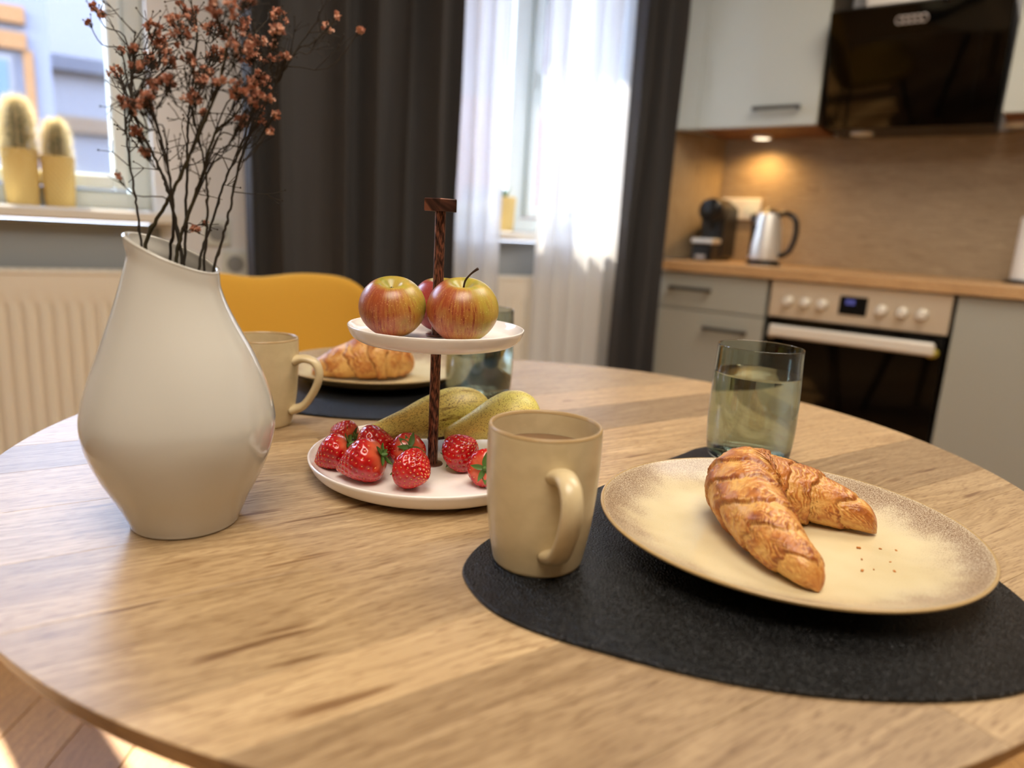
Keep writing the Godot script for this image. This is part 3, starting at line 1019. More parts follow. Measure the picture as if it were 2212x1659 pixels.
func build_kitchen() -> void:
	# oak splashback on the back wall and on the window wall beside it
	var sp := struct("trim_3", mb().box(Vector3(0.012, 0.552, 2.6), Vector3(3.344, 1.164, 0.012), 0.001), M.kitchen_oak)
	sp.set_meta("label", "oak splashback behind the worktop")
	var sp2 := struct("trim_4", mb().box(Vector3(0.41, 0.552, 0.012), Vector3(-0.215, 1.164, 0.006), 0.001, wall_t()), M.kitchen_oak)
	sp2.set_meta("label", "oak splashback return beside the curtain")
	# worktop follows the slanted corner
	var wt := part("worktop", mb().prism([Vector2(3.337, -1.276), Vector2(2.73, -1.286), Vector2(2.73, 1.3), Vector2(3.337, 1.3)], 0.85, 0.888, 0.003, func(p: Vector3) -> Vector2: return Vector2(p.z, p.x * 2.0 + p.y * 2.0)).commit(), M.worktop_oak, self)
	tag(wt, "long oak worktop over the oven and base cabinets", "worktop")
	# left base cabinet: body, drawer fronts
	var bc := thing("base_cabinet", "sage grey base cabinet with two drawers left of the oven", "cabinet", Vector3(2.75, 0, -1.055), 0.0, "kitchen base cabinets")
	part("body", mb().box(Vector3(0.575, 0.72, 0.45), Vector3(0.308, 0.485, 0.0), 0.002).commit(), M.sage_front, bc)
	part("plinth", mb().box(Vector3(0.5, 0.12, 0.46), Vector3(0.33, 0.06, 0), 0.002).commit(), M.cabinet_side, bc)
	for k in 2:
		var y0: float = [0.702, 0.125][k]
		var y1: float = [0.845, 0.697][k]
		var df := part("drawer_front", mb().box(Vector3(0.019, y1 - y0, 0.452), Vector3(0.010, (y0 + y1) / 2.0, 0), 0.002).commit(), M.sage_front, bc)
		bar_handle(df, Vector3(0, [0.783, 0.634][k], [-0.075, 0.085][k]), 0.18)
	# right base cabinet
	var rc := thing("base_cabinet", "sage grey plain base cabinet right of the oven", "cabinet", Vector3(2.75, 0, 0.19), 0.0, "kitchen base cabinets")
	part("body", mb().box(Vector3(0.575, 0.72, 0.80), Vector3(0.308, 0.485, 0.0), 0.002).commit(), M.sage_front, rc)
	part("plinth", mb().box(Vector3(0.5, 0.12, 0.80), Vector3(0.33, 0.06, 0), 0.002).commit(), M.cabinet_side, rc)
	part("door", mb().box(Vector3(0.019, 0.72, 0.80), Vector3(0.010, 0.485, 0), 0.002).commit(), M.sage_front, rc)
	build_oven()
	# upper cabinets
	var ul := thing("wall_cabinet", "pale grey wall cabinet above the coffee machine", "cabinet", Vector3(3.0, 1.44, -1.045), 0.0, "kitchen wall cabinets")
	part("body", mb().box(Vector3(0.315, 0.80, 0.47), Vector3(0.18, 0.405, 0.0), 0.002).commit(), M.cabinet_side, ul)
	part("underside_board", mb().box(Vector3(0.315, 0.012, 0.47), Vector3(0.18, -0.002, 0.0), 0.002).commit(), M.cabinet_underside_oak, ul)
	part("filler_panel", mb().box(Vector3(0.02, 0.81, 0.13), Vector3(0.010, 0.40, -0.307), 0.002).box(Vector3(0.30, 0.80, 0.02), Vector3(0.16, 0.405, -0.2402), 0.0).commit(), M.sage_front_upper, ul)
	var ud := part("door", mb().box(Vector3(0.019, 0.81, 0.482), Vector3(0.010, 0.40, 0), 0.002).commit(), M.sage_front_upper, ul)
	bar_handle(ud, Vector3(0, 0.062, 0.088), 0.19)
	var ur := thing("wall_cabinet", "pale grey wall cabinet right of the cooker hood", "cabinet", Vector3(3.0, 1.455, 0.10), 0.0, "kitchen wall cabinets")
	part("body", mb().box(Vector3(0.315, 0.80, 0.60), Vector3(0.18, 0.405, 0.0), 0.002).commit(), M.cabinet_side, ur)
	part("underside_board", mb().box(Vector3(0.315, 0.012, 0.60), Vector3(0.18, -0.002, 0.0), 0.002).commit(), M.cabinet_underside_oak, ur)
	part("door", mb().box(Vector3(0.019, 0.81, 0.612), Vector3(0.010, 0.40, 0), 0.002).commit(), M.sage_front_upper, ur)
	# puck lights
	for k in 3:
		var lamp := thing("puck_light", ["glowing round puck light under the left wall cabinet", "unlit white puck light at the left end of the cooker hood", "unlit white puck light under the right wall cabinet"][k], "lamp", [Vector3(3.23, 1.4325, -1.08), Vector3(3.20, 1.432, -0.675), Vector3(3.20, 1.4475, -0.165)][k])
		part("housing", mb().lathe([Vector2(0, 0.0), Vector2(0.040, 0.0), Vector2(0.042, -0.004), Vector2(0.042, -0.012), Vector2(0.038, -0.014), Vector2(0.034, -0.011), Vector2(0, -0.011)], 40).commit(), M.white_enamel, lamp)
		part("lens", mb().lathe([Vector2(0.0, -0.0112), Vector2(0.033, -0.0112), Vector2(0.030, -0.0145), Vector2(0.0, -0.016)], 40).commit(), M.lit_diffuser if k == 0 else M.white_plastic, lamp)
	var sl := SpotLight3D.new()
	sl.name = "puck_light_beam"
	sl.position = Vector3(3.23, 1.414, -1.08)
	sl.rotation.x = -PI / 2
	sl.light_color = Color(1.0, 0.80, 0.50)
	sl.light_energy = 0.30
	sl.light_size = 0.03
	sl.spot_angle = 80.0
	sl.spot_angle_attenuation = 0.8
	sl.spot_range = 8.0
	sl.spot_attenuation = 2.0
	sl.shadow_enabled = true
	add_child(sl)
	build_hood()
	build_worktop_things()

func build_oven() -> void:
	var ov := thing("oven", "built-in oven with steel control panel and black glass door", "oven", Vector3(2.75, 0, -0.5185))
	part("body", mb().box(Vector3(0.55, 0.60, 0.56), Vector3(0.305, 0.525, 0), 0.002).commit(), M.black_plastic, ov)
	var pn := part("control_panel", mb().box(Vector3(0.022, 0.136, 0.592), Vector3(0.010, 0.777, 0), 0.003).commit(), M.stainless_steel, ov)
	for z in [-0.228, -0.166, -0.106, 0.089, 0.154, 0.214]:
		part("knob", mb().lathe([Vector2(0, 0.026), Vector2(0.013, 0.026), Vector2(0.0165, 0.023), Vector2(0.018, 0.004), Vector2(0.021, 0.0), Vector2(0, 0)], 32).commit(), M.handle_steel, pn).transform = Transform3D(Basis(Vector3(0, 0, 1), PI / 2), Vector3(-0.0012, 0.771, z))
	var dp := part("display", mb().box(Vector3(0.004, 0.066, 0.092), Vector3(-0.0025, 0.777, -0.004), 0.001).commit(), M.black_glass, pn)
	dp.set_meta("label", "black clock display with a faint violet glow")
	part("digits", mb().box(Vector3(0.001, 0.018, 0.012), Vector3(-0.005, 0.79, -0.022), 0.0).box(Vector3(0.001, 0.018, 0.012), Vector3(-0.005, 0.79, -0.006), 0.0).commit(), M.display_glow, pn)
	var dr := part("door", mb().box(Vector3(0.022, 0.578, 0.592), Vector3(0.010, 0.414, 0), 0.003).commit(), M.black_glass, ov)
	# broad steel bar handle on two standoffs
	part("handle", mb().box(Vector3(0.016, 0.044, 0.545), Vector3(-0.048, 0.663, 0.0), 0.007).commit(), M.handle_steel, dr)
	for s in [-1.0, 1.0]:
		part("handle_end", mb().tube([Vector3(-0.042, 0.650, s * 0.262), Vector3(-0.0015, 0.646, s * 0.268)], 0.016, 20).commit(), M.yellow_reflection_end if s > 0 else M.bright_steel, dr)  # right end carries the chair reflection as its own colour
	part("plinth", mb().box(Vector3(0.5, 0.12, 0.592), Vector3(0.33, 0.06, 0), 0.002).commit(), M.cabinet_side, ov)

func build_hood() -> void:
	var hd := thing("cooker_hood", "black slanted glass cooker hood with silver emblem above the oven", "cooker hood", Vector3(3.0, 1.42, -0.5))
	# slanted front: top leans out; section in x,y swept along z
	var sec := [Vector2(0.06, 0.006), Vector2(0.335, 0.006), Vector2(0.335, 0.40), Vector2(-0.065, 0.40), Vector2(-0.085, 0.385)]
	var m := mb()
	var w := 0.272
	for i in sec.size():
		var a: Vector2 = sec[i]
		var b: Vector2 = sec[(i + 1) % sec.size()]
		var e := (b - a).normalized()
		m.poly([Vector3(a.x, a.y, -w), Vector3(b.x, b.y, -w), Vector3(b.x, b.y, w), Vector3(a.x, a.y, w)], Vector3(e.y, -e.x, 0))
	for s in [-1.0, 1.0]:
		var cap: Array = []
		for p in sec: cap.append(Vector3(p.x, p.y, s * w))
		m.poly(cap, Vector3(0, 0, s))
	part("body", m.commit(), M.black_plastic, hd)
	# glass slab over the slanted front
	var a0 := Vector3(0.054, 0.004, 0)
	var a1 := Vector3(-0.090, 0.387, 0)
	var mid := (a0 + a1) / 2.0
	var up := (a1 - a0).normalized()
	var out := Vector3(-up.y, up.x, 0)
	part("glass_front", mb().box(Vector3(0.008, a0.distance_to(a1), 0.556), Vector3.ZERO, 0.002, Transform3D(Basis(-out, up, Vector3(0, 0, 1)), mid + out * 0.004)).commit(), M.black_glass, hd)
	part("inner_panel", mb().box(Vector3(0.006, 0.24, 0.40), Vector3.ZERO, 0.002, Transform3D(Basis(-out, up, Vector3(0, 0, 1)), mid + out * 0.009 - up * 0.015)).commit(), M.black_glass, hd)
	# silver emblem: a row of overlapping rings
	var em := mb()
	for k in 5:
		var ring: Array = []
		for s in 25:
			var a := TAU * s / 24.0
			ring.append(mid + out * 0.0095 + up * (0.155 + sin(a) * 0.0125) + Vector3(0, 0, -0.013 + (k - 2) * 0.0185 + cos(a) * 0.0125))
		em.tube(ring, 0.0022, 8, false, Vector2.ONE, out)
	part("emblem", em.commit(), M.emblem_silver, hd).set_meta("label", "silver emblem of overlapping rings")
	part("duct_cover", mb().box(Vector3(0.22, 0.78, 0.22), Vector3(0.215, 0.795, -0.10), 0.003).commit(), M.bright_steel, hd)

func build_worktop_things() -> void:
	var y := 0.888
	# slim black coffee machine
	var cm := thing("coffee_machine", "slim black capsule coffee machine in the worktop corner", "coffee machine", Vector3(3.10, y, -1.21), deg_to_rad(0))
	part("body", mb().box(Vector3(0.20, 0.25, 0.105), Vector3(0.085, 0.126, 0), 0.02).commit(), M.black_plastic, cm)
	part("brewing_head", mb().tube([Vector3(-0.045, 0.215, 0), Vector3(-0.02, 0.218, 0), Vector3(0.12, 0.222, 0)], [0.050, 0.052, 0.050], 32).commit(), M.dark_plastic, cm)
	part("lever", mb().tube([Vector3(-0.05, 0.217, 0), Vector3(-0.058, 0.217, 0)], 0.024, 24).commit(), M.black_plastic, cm)
	part("spout", mb().tube([Vector3(-0.02, 0.175, 0), Vector3(-0.02, 0.135, 0)], [0.016, 0.012], 16).commit(), M.dark_plastic, cm)
	part("cup_grid", mb().box(Vector3(0.10, 0.022, 0.10), Vector3(-0.05, 0.085, 0), 0.005).commit(), M.bright_steel, cm)
	part("drip_tray", mb().box(Vector3(0.10, 0.072, 0.095), Vector3(-0.05, 0.037, 0), 0.01).commit(), M.dark_plastic, cm)
	part("badge", mb().box(Vector3(0.003, 0.016, 0.045), Vector3(-0.1005, 0.018, 0.0), 0.0005).commit(), M.emblem_silver, cm)
	# kettle
	var kt := thing("kettle", "brushed steel electric kettle with black handle on the worktop", "kettle", Vector3(3.06, y, -0.955))
	part("power_base", mb().lathe([Vector2(0, 0), Vector2(0.068, 0), Vector2(0.07, 0.004), Vector2(0.066, 0.016), Vector2(0, 0.017)], 48).commit(), M.black_plastic, kt)
	part("jug", mb().lathe([Vector2(0, 0.018), Vector2(0.062, 0.018), Vector2(0.066, 0.026), Vector2(0.064, 0.08), Vector2(0.055, 0.16), Vector2(0.047, 0.205), Vector2(0.044, 0.212), Vector2(0, 0.213)], 64).commit(), M.bright_steel, kt)
	part("lid", mb().lathe([Vector2(0, 0.232), Vector2(0.012, 0.231), Vector2(0.016, 0.224), Vector2(0.038, 0.220), Vector2(0.043, 0.2135), Vector2(0, 0.2135)], 40).commit(), M.black_plastic, kt)
	var hz: Array = spline([Vector3(-0.005, 0.205, 0.040), Vector3(-0.005, 0.212, 0.075), Vector3(-0.005, 0.185, 0.112), Vector3(-0.005, 0.12, 0.118), Vector3(-0.005, 0.06, 0.098), Vector3(-0.005, 0.04, 0.060)], 6)
	part("handle", mb().tube(hz, 0.011, 14, true, Vector2(1.0, 1.3)).commit(), M.black_plastic, kt)
	part("spout", mb().tube([Vector3(0, 0.165, -0.045), Vector3(0, 0.196, -0.060), Vector3(0, 0.206, -0.066)], [0.02, 0.016, 0.012], 16).commit(), M.black_plastic, kt)
	part("gauge_strip", mb().box(Vector3(0.006, 0.13, 0.022), Vector3(-0.045, 0.10, -0.041), 0.002, Transform3D(Basis(Vector3(0, 1, 0), 0.0), Vector3.ZERO)).commit(), M.black_plastic, kt)
	# triple socket
	var so := thing("socket_strip", "white double wall socket on the oak splashback", "socket", Vector3(3.337, 1.126, -1.17))
	part("frame", mb().box(Vector3(0.014, 0.095, 0.18), Vector3(-0.008, 0, 0), 0.004).commit(), M.white_enamel, so)
	for z in [-0.045, 0.045]:
		part("socket", mb().tube([Vector3(-0.0155, 0, z), Vector3(-0.0175, 0, z)], 0.030, 28).commit(), M.white_plastic, so)
	# paper roll
	var pr := thing("paper_roll", "white paper towel roll on black stand at the right of the worktop", "paper roll", Vector3(3.10, y, -0.035))
	part("base", mb().lathe([Vector2(0, 0), Vector2(0.078, 0), Vector2(0.08, 0.003), Vector2(0.076, 0.011), Vector2(0, 0.012)], 48).commit(), M.black_plastic, pr)
	part("roll", mb().lathe([Vector2(0.02, 0.0125), Vector2(0.058, 0.0125), Vector2(0.060, 0.015), Vector2(0.060, 0.225), Vector2(0.058, 0.228), Vector2(0.02, 0.228)], 48).commit(), M.paper_white, pr)
	part("rod", mb().tube([Vector3(0, 0.01, 0), Vector3(0, 0.26, 0)], 0.007, 12).commit(), M.black_metal, pr)

# ------------------------------------------------------------------ table
const TC := Vector2(0.6115, -0.419)
const TR := 0.5005

func build_table() -> void:
	var tb := thing("round_table", "round oak dining table with laid breakfast", "table", Vector3(0, 0, 0))
	var ang := deg_to_rad(20.2)
	var g := Vector2(cos(ang), sin(ang))
	var q := Vector2(-g.y, g.x)
	var disc := PackedVector2Array()
	for k in 180: disc.append(TC + Vector2(cos(TAU * k / 180.0), sin(TAU * k / 180.0)) * TR)
	# boards across: edges measured along q
	var edges := [-1.20, -1.07, -0.99, -0.90, -0.79, -0.71, -0.615, -0.52, -0.43, -0.3285, -0.2805, -0.19, -0.10, -0.02, 0.08, 0.2]
	var c0 := TC.dot(q)
	var prev_tone := -1
	for i in edges.size() - 1:
		var v0: float = edges[i]
		var v1: float = edges[i + 1]
		# end joints along the grain
		var cuts := [-2.0, TC.dot(g) - 0.9 + rng.randf_range(0.0, 0.25)]
		while cuts[-1] < TC.dot(g) + 0.6: cuts.append(cuts[-1] + rng.randf_range(0.55, 0.85))
		for k in cuts.size() - 1:
			var u0: float = cuts[k]
			var u1: float = cuts[k + 1]
			var quad := PackedVector2Array([g * u0 + q * v0, g * u1 + q * v0, g * u1 + q * v1, g * u0 + q * v1])
			var clip := Geometry2D.intersect_polygons(disc, quad)
			if clip.is_empty() or clip[0].size() < 3: continue
			var inset := Geometry2D.offset_polygon(clip[0], -0.00012)
			if inset.is_empty(): continue
			var outline: Array = []
			for p in inset[0]: outline.append(p)
			var off := Vector2(rng.randf(), rng.randf())
			var uvf := func(p: Vector3) -> Vector2:
				var w := Vector2(p.x, p.z)
				return Vector2(w.dot(g) * 0.9, (w.dot(q) + p.y) * 1.6) + off
			var tone := rng.randi_range(0, 6)
			if tone == prev_tone: tone = (tone + 2) % 7
			prev_tone = tone
			part("board", mb().prism(outline, TABLE_Y - 0.017, TABLE_Y, 0.0003, uvf, func(p: Vector2) -> Vector2: return p if p.distance_to(TC) < TR - 0.003 else TC + (p - TC).normalized() * (TR - 0.0065)).commit(), M["table_oak_%d" % tone], tb)
	# the underside is bevelled away from the thin edge
	part("underside", mb().lathe([Vector2(0.0, TABLE_Y - 0.0173), Vector2(TR - 0.008, TABLE_Y - 0.0173), Vector2(TR - 0.055, TABLE_Y - 0.0325), Vector2(0.0, TABLE_Y - 0.0325)], 128, Vector3(TC.x, 0, TC.y)).commit(), M.table_oak_3, tb)
	# black frame and splayed legs
	part("apron", mb().box(Vector3(0.56, 0.03, 0.05), Vector3(TC.x, TABLE_Y - 0.048, TC.y), 0.004).box(Vector3(0.05, 0.03, 0.56), Vector3(TC.x, TABLE_Y - 0.0485, TC.y), 0.004).commit(), M.black_metal, tb)
	for a in [0.3, 0.3 + PI / 2, 0.3 + PI, 0.3 + 3 * PI / 2]:
		var d := Vector3(cos(a), 0, sin(a))
		var c := Vector3(TC.x, 0, TC.y)
		part("leg", mb().tube([c + d * 0.16 + Vector3(0, TABLE_Y - 0.034, 0), c + d * 0.36], [0.024, 0.016], 16).commit(), M.black_metal, tb)
	# placemats
	var outl := [Vector2(0.346, -0.283), Vector2(0.328, -0.266), Vector2(0.313, -0.235), Vector2(0.311, -0.202), Vector2(0.319, -0.161), Vector2(0.333, -0.112), Vector2(0.352, -0.069), Vector2(0.378, -0.029), Vector2(0.411, 0.008), Vector2(0.445, 0.033), Vector2(0.49, 0.046), Vector2(0.535, 0.039), Vector2(0.584, 0.012), Vector2(0.632, -0.03), Vector2(0.69, -0.09), Vector2(0.748, -0.155), Vector2(0.778, -0.205), Vector2(0.768, -0.25), Vector2(0.732, -0.272), Vector2(0.69, -0.277), Vector2(0.62, -0.286), Vector2(0.533, -0.291), Vector2(0.45, -0.296), Vector2(0.385, -0.295)]
	for k in 2:
		var pts: Array = []
		for p in outl: pts.append(p if k == 0 else (p - Vector2(0.538, -0.128)).rotated(deg_to_rad(12.0)) + Vector2(0.689, -0.722))
		var sm: Array = spline(pts, 5, true)
		var o := part("placemat", mb().prism(sm, TABLE_Y + 0.0002, TABLE_Y + 0.003, 0.0007).commit(), M.black_leather, self)
		tag(o, ["black leather placemat under the near plate with croissant", "black leather placemat under the far plate with croissant"][k], "placemat", "black leather placemats")

# ------------------------------------------------------------------ tableware
const MAT_Y := 0.753

func plate(at: Vector3, label: String) -> Node3D:
	var p := thing("dinner_plate", label, "plate", at, 0.0, "speckled beige dinner plates")
	var r := 0.139
	# top: centre to rim, UV v = radius
	var prof := [Vector2(0.0, 0.0045), Vector2(0.03, 0.0045), Vector2(0.06, 0.0047), Vector2(0.085, 0.0055), Vector2(0.105, 0.0085), Vector2(0.120, 0.0135), Vector2(0.131, 0.0190), Vector2(0.1355, 0.0213), Vector2(0.1368, 0.0219)]
	var rows: Array = []
	var uvs: Array = []
	var fine: Array = spline(prof, 5)
	for q in fine:
		var row := PackedVector3Array()
		var ur: Array = []
		for s in 129:
			var a := TAU * (s % 128) / 128.0
			row.append(Vector3(cos(a) * q.x, q.y, sin(a) * q.x))
			ur.append(Vector2(s / 128.0, clampf(q.x / r, 0.003, 0.997)))
		rows.append(row)
		uvs.append(ur)
	part("eating_surface", mb().grid(rows, true, -1 if grid_down(rows) else 1, uvs).commit(), M.plate_glaze, p)
	part("rim", mb().lathe([Vector2(0.1366, 0.0218), Vector2(0.1378, 0.0222), Vector2(0.1388, 0.0219), Vector2(0.1391, 0.0211), Vector2(0.1386, 0.0200)], 128, Vector3.ZERO, -1).commit(), M.plate_edge_glaze, p)
	part("underside", mb().lathe([Vector2(0.1387, 0.0202), Vector2(0.130, 0.0150), Vector2(0.112, 0.0065), Vector2(0.095, 0.0022), Vector2(0.080, 0.0012), Vector2(0.078, 0.0), Vector2(0.074, 0.0), Vector2(0.0725, 0.0015), Vector2(0, 0.0015)], 128, Vector3.ZERO, -1).commit(), M.plate_underside, p)
	return p

func grid_down(rows: Array) -> bool:
	# whether side=+1 would make the surface face down
	var k: int = rows.size() / 2
	var a: PackedVector3Array = rows[k]
	var b: PackedVector3Array = rows[k + 1]
	var nn: Vector3 = (a[1] - a[0]).cross(b[0] - a[0])
	return nn.y < 0.0

func mug(at: Vector3, dir: Vector3, label: String) -> Node3D:
	var m := thing("mug", label, "mug", at, atan2(-dir.z, dir.x), "beige stoneware mugs")
	# local +x is the handle's direction
	var outer: Array = spline([Vector2(0.0, 0.0015), Vector2(0.026, 0.0012), Vector2(0.0290, 0.0), Vector2(0.0308, 0.0016), Vector2(0.0318, 0.006), Vector2(0.0335, 0.015), Vector2(0.0355, 0.028), Vector2(0.0370, 0.043), Vector2(0.0381, 0.060), Vector2(0.0386, 0.076), Vector2(0.0385, 0.088), Vector2(0.0383, 0.0955), Vector2(0.0377, 0.0972), Vector2(0.0366, 0.0972), Vector2(0.0358, 0.0958), Vector2(0.0357, 0.088), Vector2(0.0355, 0.07), Vector2(0.034, 0.03), Vector2(0.030, 0.009), Vector2(0.024, 0.006), Vector2(0.0, 0.0055)], 3)
	part("body", mb().lathe(outer, 96).commit(), M.mug_glaze, m)
	part("rim", mb().lathe([Vector2(0.03845, 0.0958), Vector2(0.0380, 0.0974), Vector2(0.0371, 0.0978), Vector2(0.0361, 0.0973), Vector2(0.03565, 0.0955)], 96).commit(), M.mug_rim_glaze, m)
	var path: Array = spline([Vector3(0.0365, 0.0735, 0), Vector3(0.047, 0.0765, 0), Vector3(0.0585, 0.0735, 0), Vector3(0.0640, 0.064, 0), Vector3(0.0625, 0.050, 0), Vector3(0.0545, 0.034, 0), Vector3(0.045, 0.0225, 0), Vector3(0.0330, 0.0175, 0)], 6)
	var rad: Array = []
	for k in path.size():
		var f := float(k) / (path.size() - 1)
		rad.append(0.0048 + 0.0022 * pow(absf(f - 0.5) * 2.0, 4.0))
	part("handle", mb().tube(path, rad, 20, true, Vector2(0.85, 1.45), Vector3(0, 1, 0)).commit(), M.mug_glaze, m)
	return m

func tumbler(at: Vector3, label: String, wlabel: String) -> void:
	var g := thing("tumbler", label, "glass", at, 0.0, "smoky green water glasses")
	var outer: Array = spline([Vector2(0.0, 0.001), Vector2(0.034, 0.0), Vector2(0.0385, 0.0012), Vector2(0.0412, 0.005), Vector2(0.0432, 0.016), Vector2(0.0444, 0.034), Vector2(0.0446, 0.055), Vector2(0.0440, 0.080), Vector2(0.0430, 0.105), Vector2(0.0425, 0.1190), Vector2(0.0421, 0.1206), Vector2(0.0413, 0.1206), Vector2(0.0409, 0.1190), Vector2(0.0412, 0.105), Vector2(0.0421, 0.080), Vector2(0.0427, 0.055), Vector2(0.0424, 0.034), Vector2(0.0410, 0.018), Vector2(0.0385, 0.0105), Vector2(0.033, 0.0085), Vector2(0.0, 0.008)], 4)
	part("wall", mb().lathe(outer, 96).commit(), M.smoky_glass, g)
	var w := thing("water", wlabel, "water", at, 0.0, "water in the glasses")
	var inner: Array = spline([Vector2(0.0, 0.0078), Vector2(0.033, 0.0083), Vector2(0.0388, 0.0104), Vector2(0.0413, 0.018), Vector2(0.0427, 0.034), Vector2(0.0430, 0.055), Vector2(0.0424, 0.080), Vector2(0.0421, 0.0925)], 4)
	inner.append(Vector2(0.0415, 0.0932))
	inner.append(Vector2(0.039, 0.0926))
	inner.append(Vector2(0.0, 0.0925))
	part("liquid", mb().lathe(inner, 96).commit(), M.drinking_water, w)

func build_tableware() -> void:
	plate(Vector3(0.538, MAT_Y, -0.128), "large beige plate with brown speckled rim, nearest, under a whole croissant")
	plate(Vector3(0.709, MAT_Y, -0.762), "beige dinner plate at the far side of the table, before the yellow chair")
	var m1 := mug(Vector3(0.386, MAT_Y, -0.2505), Vector3(-0.63, 0, 0.758), "beige stoneware mug standing on the near placemat, handle towards the viewer")
	var m2 := mug(Vector3(0.455, TABLE_Y + 0.0001, -0.671), Vector3(0.52, 0, 0.85), "beige stoneware mug half hidden behind the white vase")
	for k in 2:
		var c := part("coffee", mb().lathe([Vector2(0.0, 0.077), Vector2(0.0345, 0.077), Vector2(0.0352, 0.0805), Vector2(0.0, 0.0802)], 48).commit(), M.coffee_liquid, self)
		c.position = (m1 if k == 0 else m2).position
		tag(c, ["milky coffee in the near mug", "milky coffee in the far mug behind the vase"][k], "coffee", "coffee in the mugs")
	tumbler(Vector3(0.7337, MAT_Y, -0.2198), "smoky green tumbler of water behind the near plate", "clear water filling the tumbler behind the near plate")
	tumbler(Vector3(0.724, MAT_Y, -0.582), "smoky green tumbler of water behind the fruit stand", "clear water filling the tumbler behind the fruit stand")
	build_stand()
	build_vase()

func tier(parent: Node3D, called: String, r: float, y: float, h: float) -> void:
	var pr: Array = spline([Vector2(0.0, h * 0.42), Vector2(r * 0.5, h * 0.42), Vector2(r * 0.80, h * 0.44), Vector2(r * 0.90, h * 0.56), Vector2(r * 0.96, h * 0.82), Vector2(r * 0.982, h * 0.97), Vector2(r * 0.992, h), Vector2(r, h * 0.95), Vector2(r * 0.992, h * 0.78), Vector2(r * 0.95, h * 0.40), Vector2(r * 0.86, h * 0.14), Vector2(r * 0.74, h * 0.05), Vector2(r * 0.70, 0.0), Vector2(r * 0.66, 0.0), Vector2(r * 0.63, h * 0.10), Vector2(0.0, h * 0.10)], 4)
	part(called, mb().lathe(pr, 128, Vector3(0, y, 0)).commit(), M.tier_porcelain, parent)

const STAND := Vector3(0.4695, 0.75, -0.428)

func build_stand() -> void:
	var st := thing("fruit_stand", "two-tier white porcelain fruit stand with aged copper pole", "fruit stand", STAND)
	tier(st, "lower_plate", 0.1125, 0.0002, 0.0195)
	tier(st, "upper_plate", 0.0785, 0.1225, 0.0165)
	part("pole", mb().tube([Vector3(0, 0.008, 0), Vector3(0, 0.12, 0), Vector3(0, 0.241, 0)], 0.0047, 24).commit(), M.aged_copper, st)
	for y in [0.0083, 0.1296]:
		part("washer", mb().lathe([Vector2(0, y), Vector2(0.0095, y), Vector2(0.0098, y + 0.0006), Vector2(0.0095, y + 0.0014), Vector2(0.0048, y + 0.0016), Vector2(0, y + 0.0016)], 32).commit(), M.aged_copper, st)
	# hexagonal cap
	var hx: Array = []
	for k in 6: hx.append(Vector2(cos(TAU * k / 6.0 + 0.35), sin(TAU * k / 6.0 + 0.35)) * 0.0158)
	part("cap", mb().prism(hx, 0.2385, 0.2492, 0.0008).commit(), M.aged_copper, st)

func build_vase() -> void:
	var va := thing("vase", "tall white porcelain vase with slanted mouth and dried flowers", "vase", Vector3(0.261, TABLE_Y, -0.485))
	var prof: Array = spline([Vector2(0.0345, 0.0), Vector2(0.0372, 0.0012), Vector2(0.0386, 0.005), Vector2(0.0450, 0.020), Vector2(0.0552, 0.040), Vector2(0.0625, 0.060), Vector2(0.0650, 0.077), Vector2(0.0632, 0.092), Vector2(0.0580, 0.110), Vector2(0.0503, 0.130), Vector2(0.0418, 0.150), Vector2(0.0348, 0.168), Vector2(0.0300, 0.184), Vector2(0.0282, 0.197)], 6)
	var seg := 128
	var lean := -RIGHT               # the high side of the mouth
	var rows: Array = []
	var cap := PackedVector3Array()
	for s in seg + 1: cap.append(Vector3(0, 0.001, 0))
	rows.append(cap)
	var n := prof.size()
	var put := func(inner: bool, i: int) -> void:
		var p: Vector2 = prof[i]
		var row := PackedVector3Array()
		for s in seg + 1:
			var a := TAU * (s % seg) / seg
			var d := Vector3(cos(a), 0, sin(a))
			var side := d.dot(lean)
			# the neck is sheared so that the mouth slants
			var f := smoothstep(0.115, 0.197, p.y)
			var y := p.y + f * side * 0.0122
			var fl := smoothstep(0.185, 0.197, p.y)
			var r := p.x + fl * (0.0006 + 0.0030 * maxf(0.0, side) ** 2)
			if inner: r -= lerpf(0.0042, 0.0026, fl)
			row.append(d * maxf(r, 0.0) + Vector3(0, y if not inner else maxf(y, 0.006), 0))
		rows.append(row)
	for i in n: put.call(false, i)
	# rounded lip
	var last: PackedVector3Array = rows[rows.size() - 1]
	for q in [[0.0004, 0.0010], [-0.0012, 0.0016], [-0.0024, 0.0010]]:
		var row := PackedVector3Array()
		for s in seg + 1:
			var d := Vector3(last[s].x, 0, last[s].z).normalized()
			row.append(last[s] + d * q[0] + Vector3(0, q[1], 0))
		rows.append(row)
	for i in range(n - 1, 3, -1): put.call(true, i)
	var bot := PackedVector3Array()
	for s in seg + 1: bot.append(Vector3(0, 0.012, 0))
	rows.append(bot)
	part("body", mb().grid(rows, true).commit(), M.vase_porcelain, va)

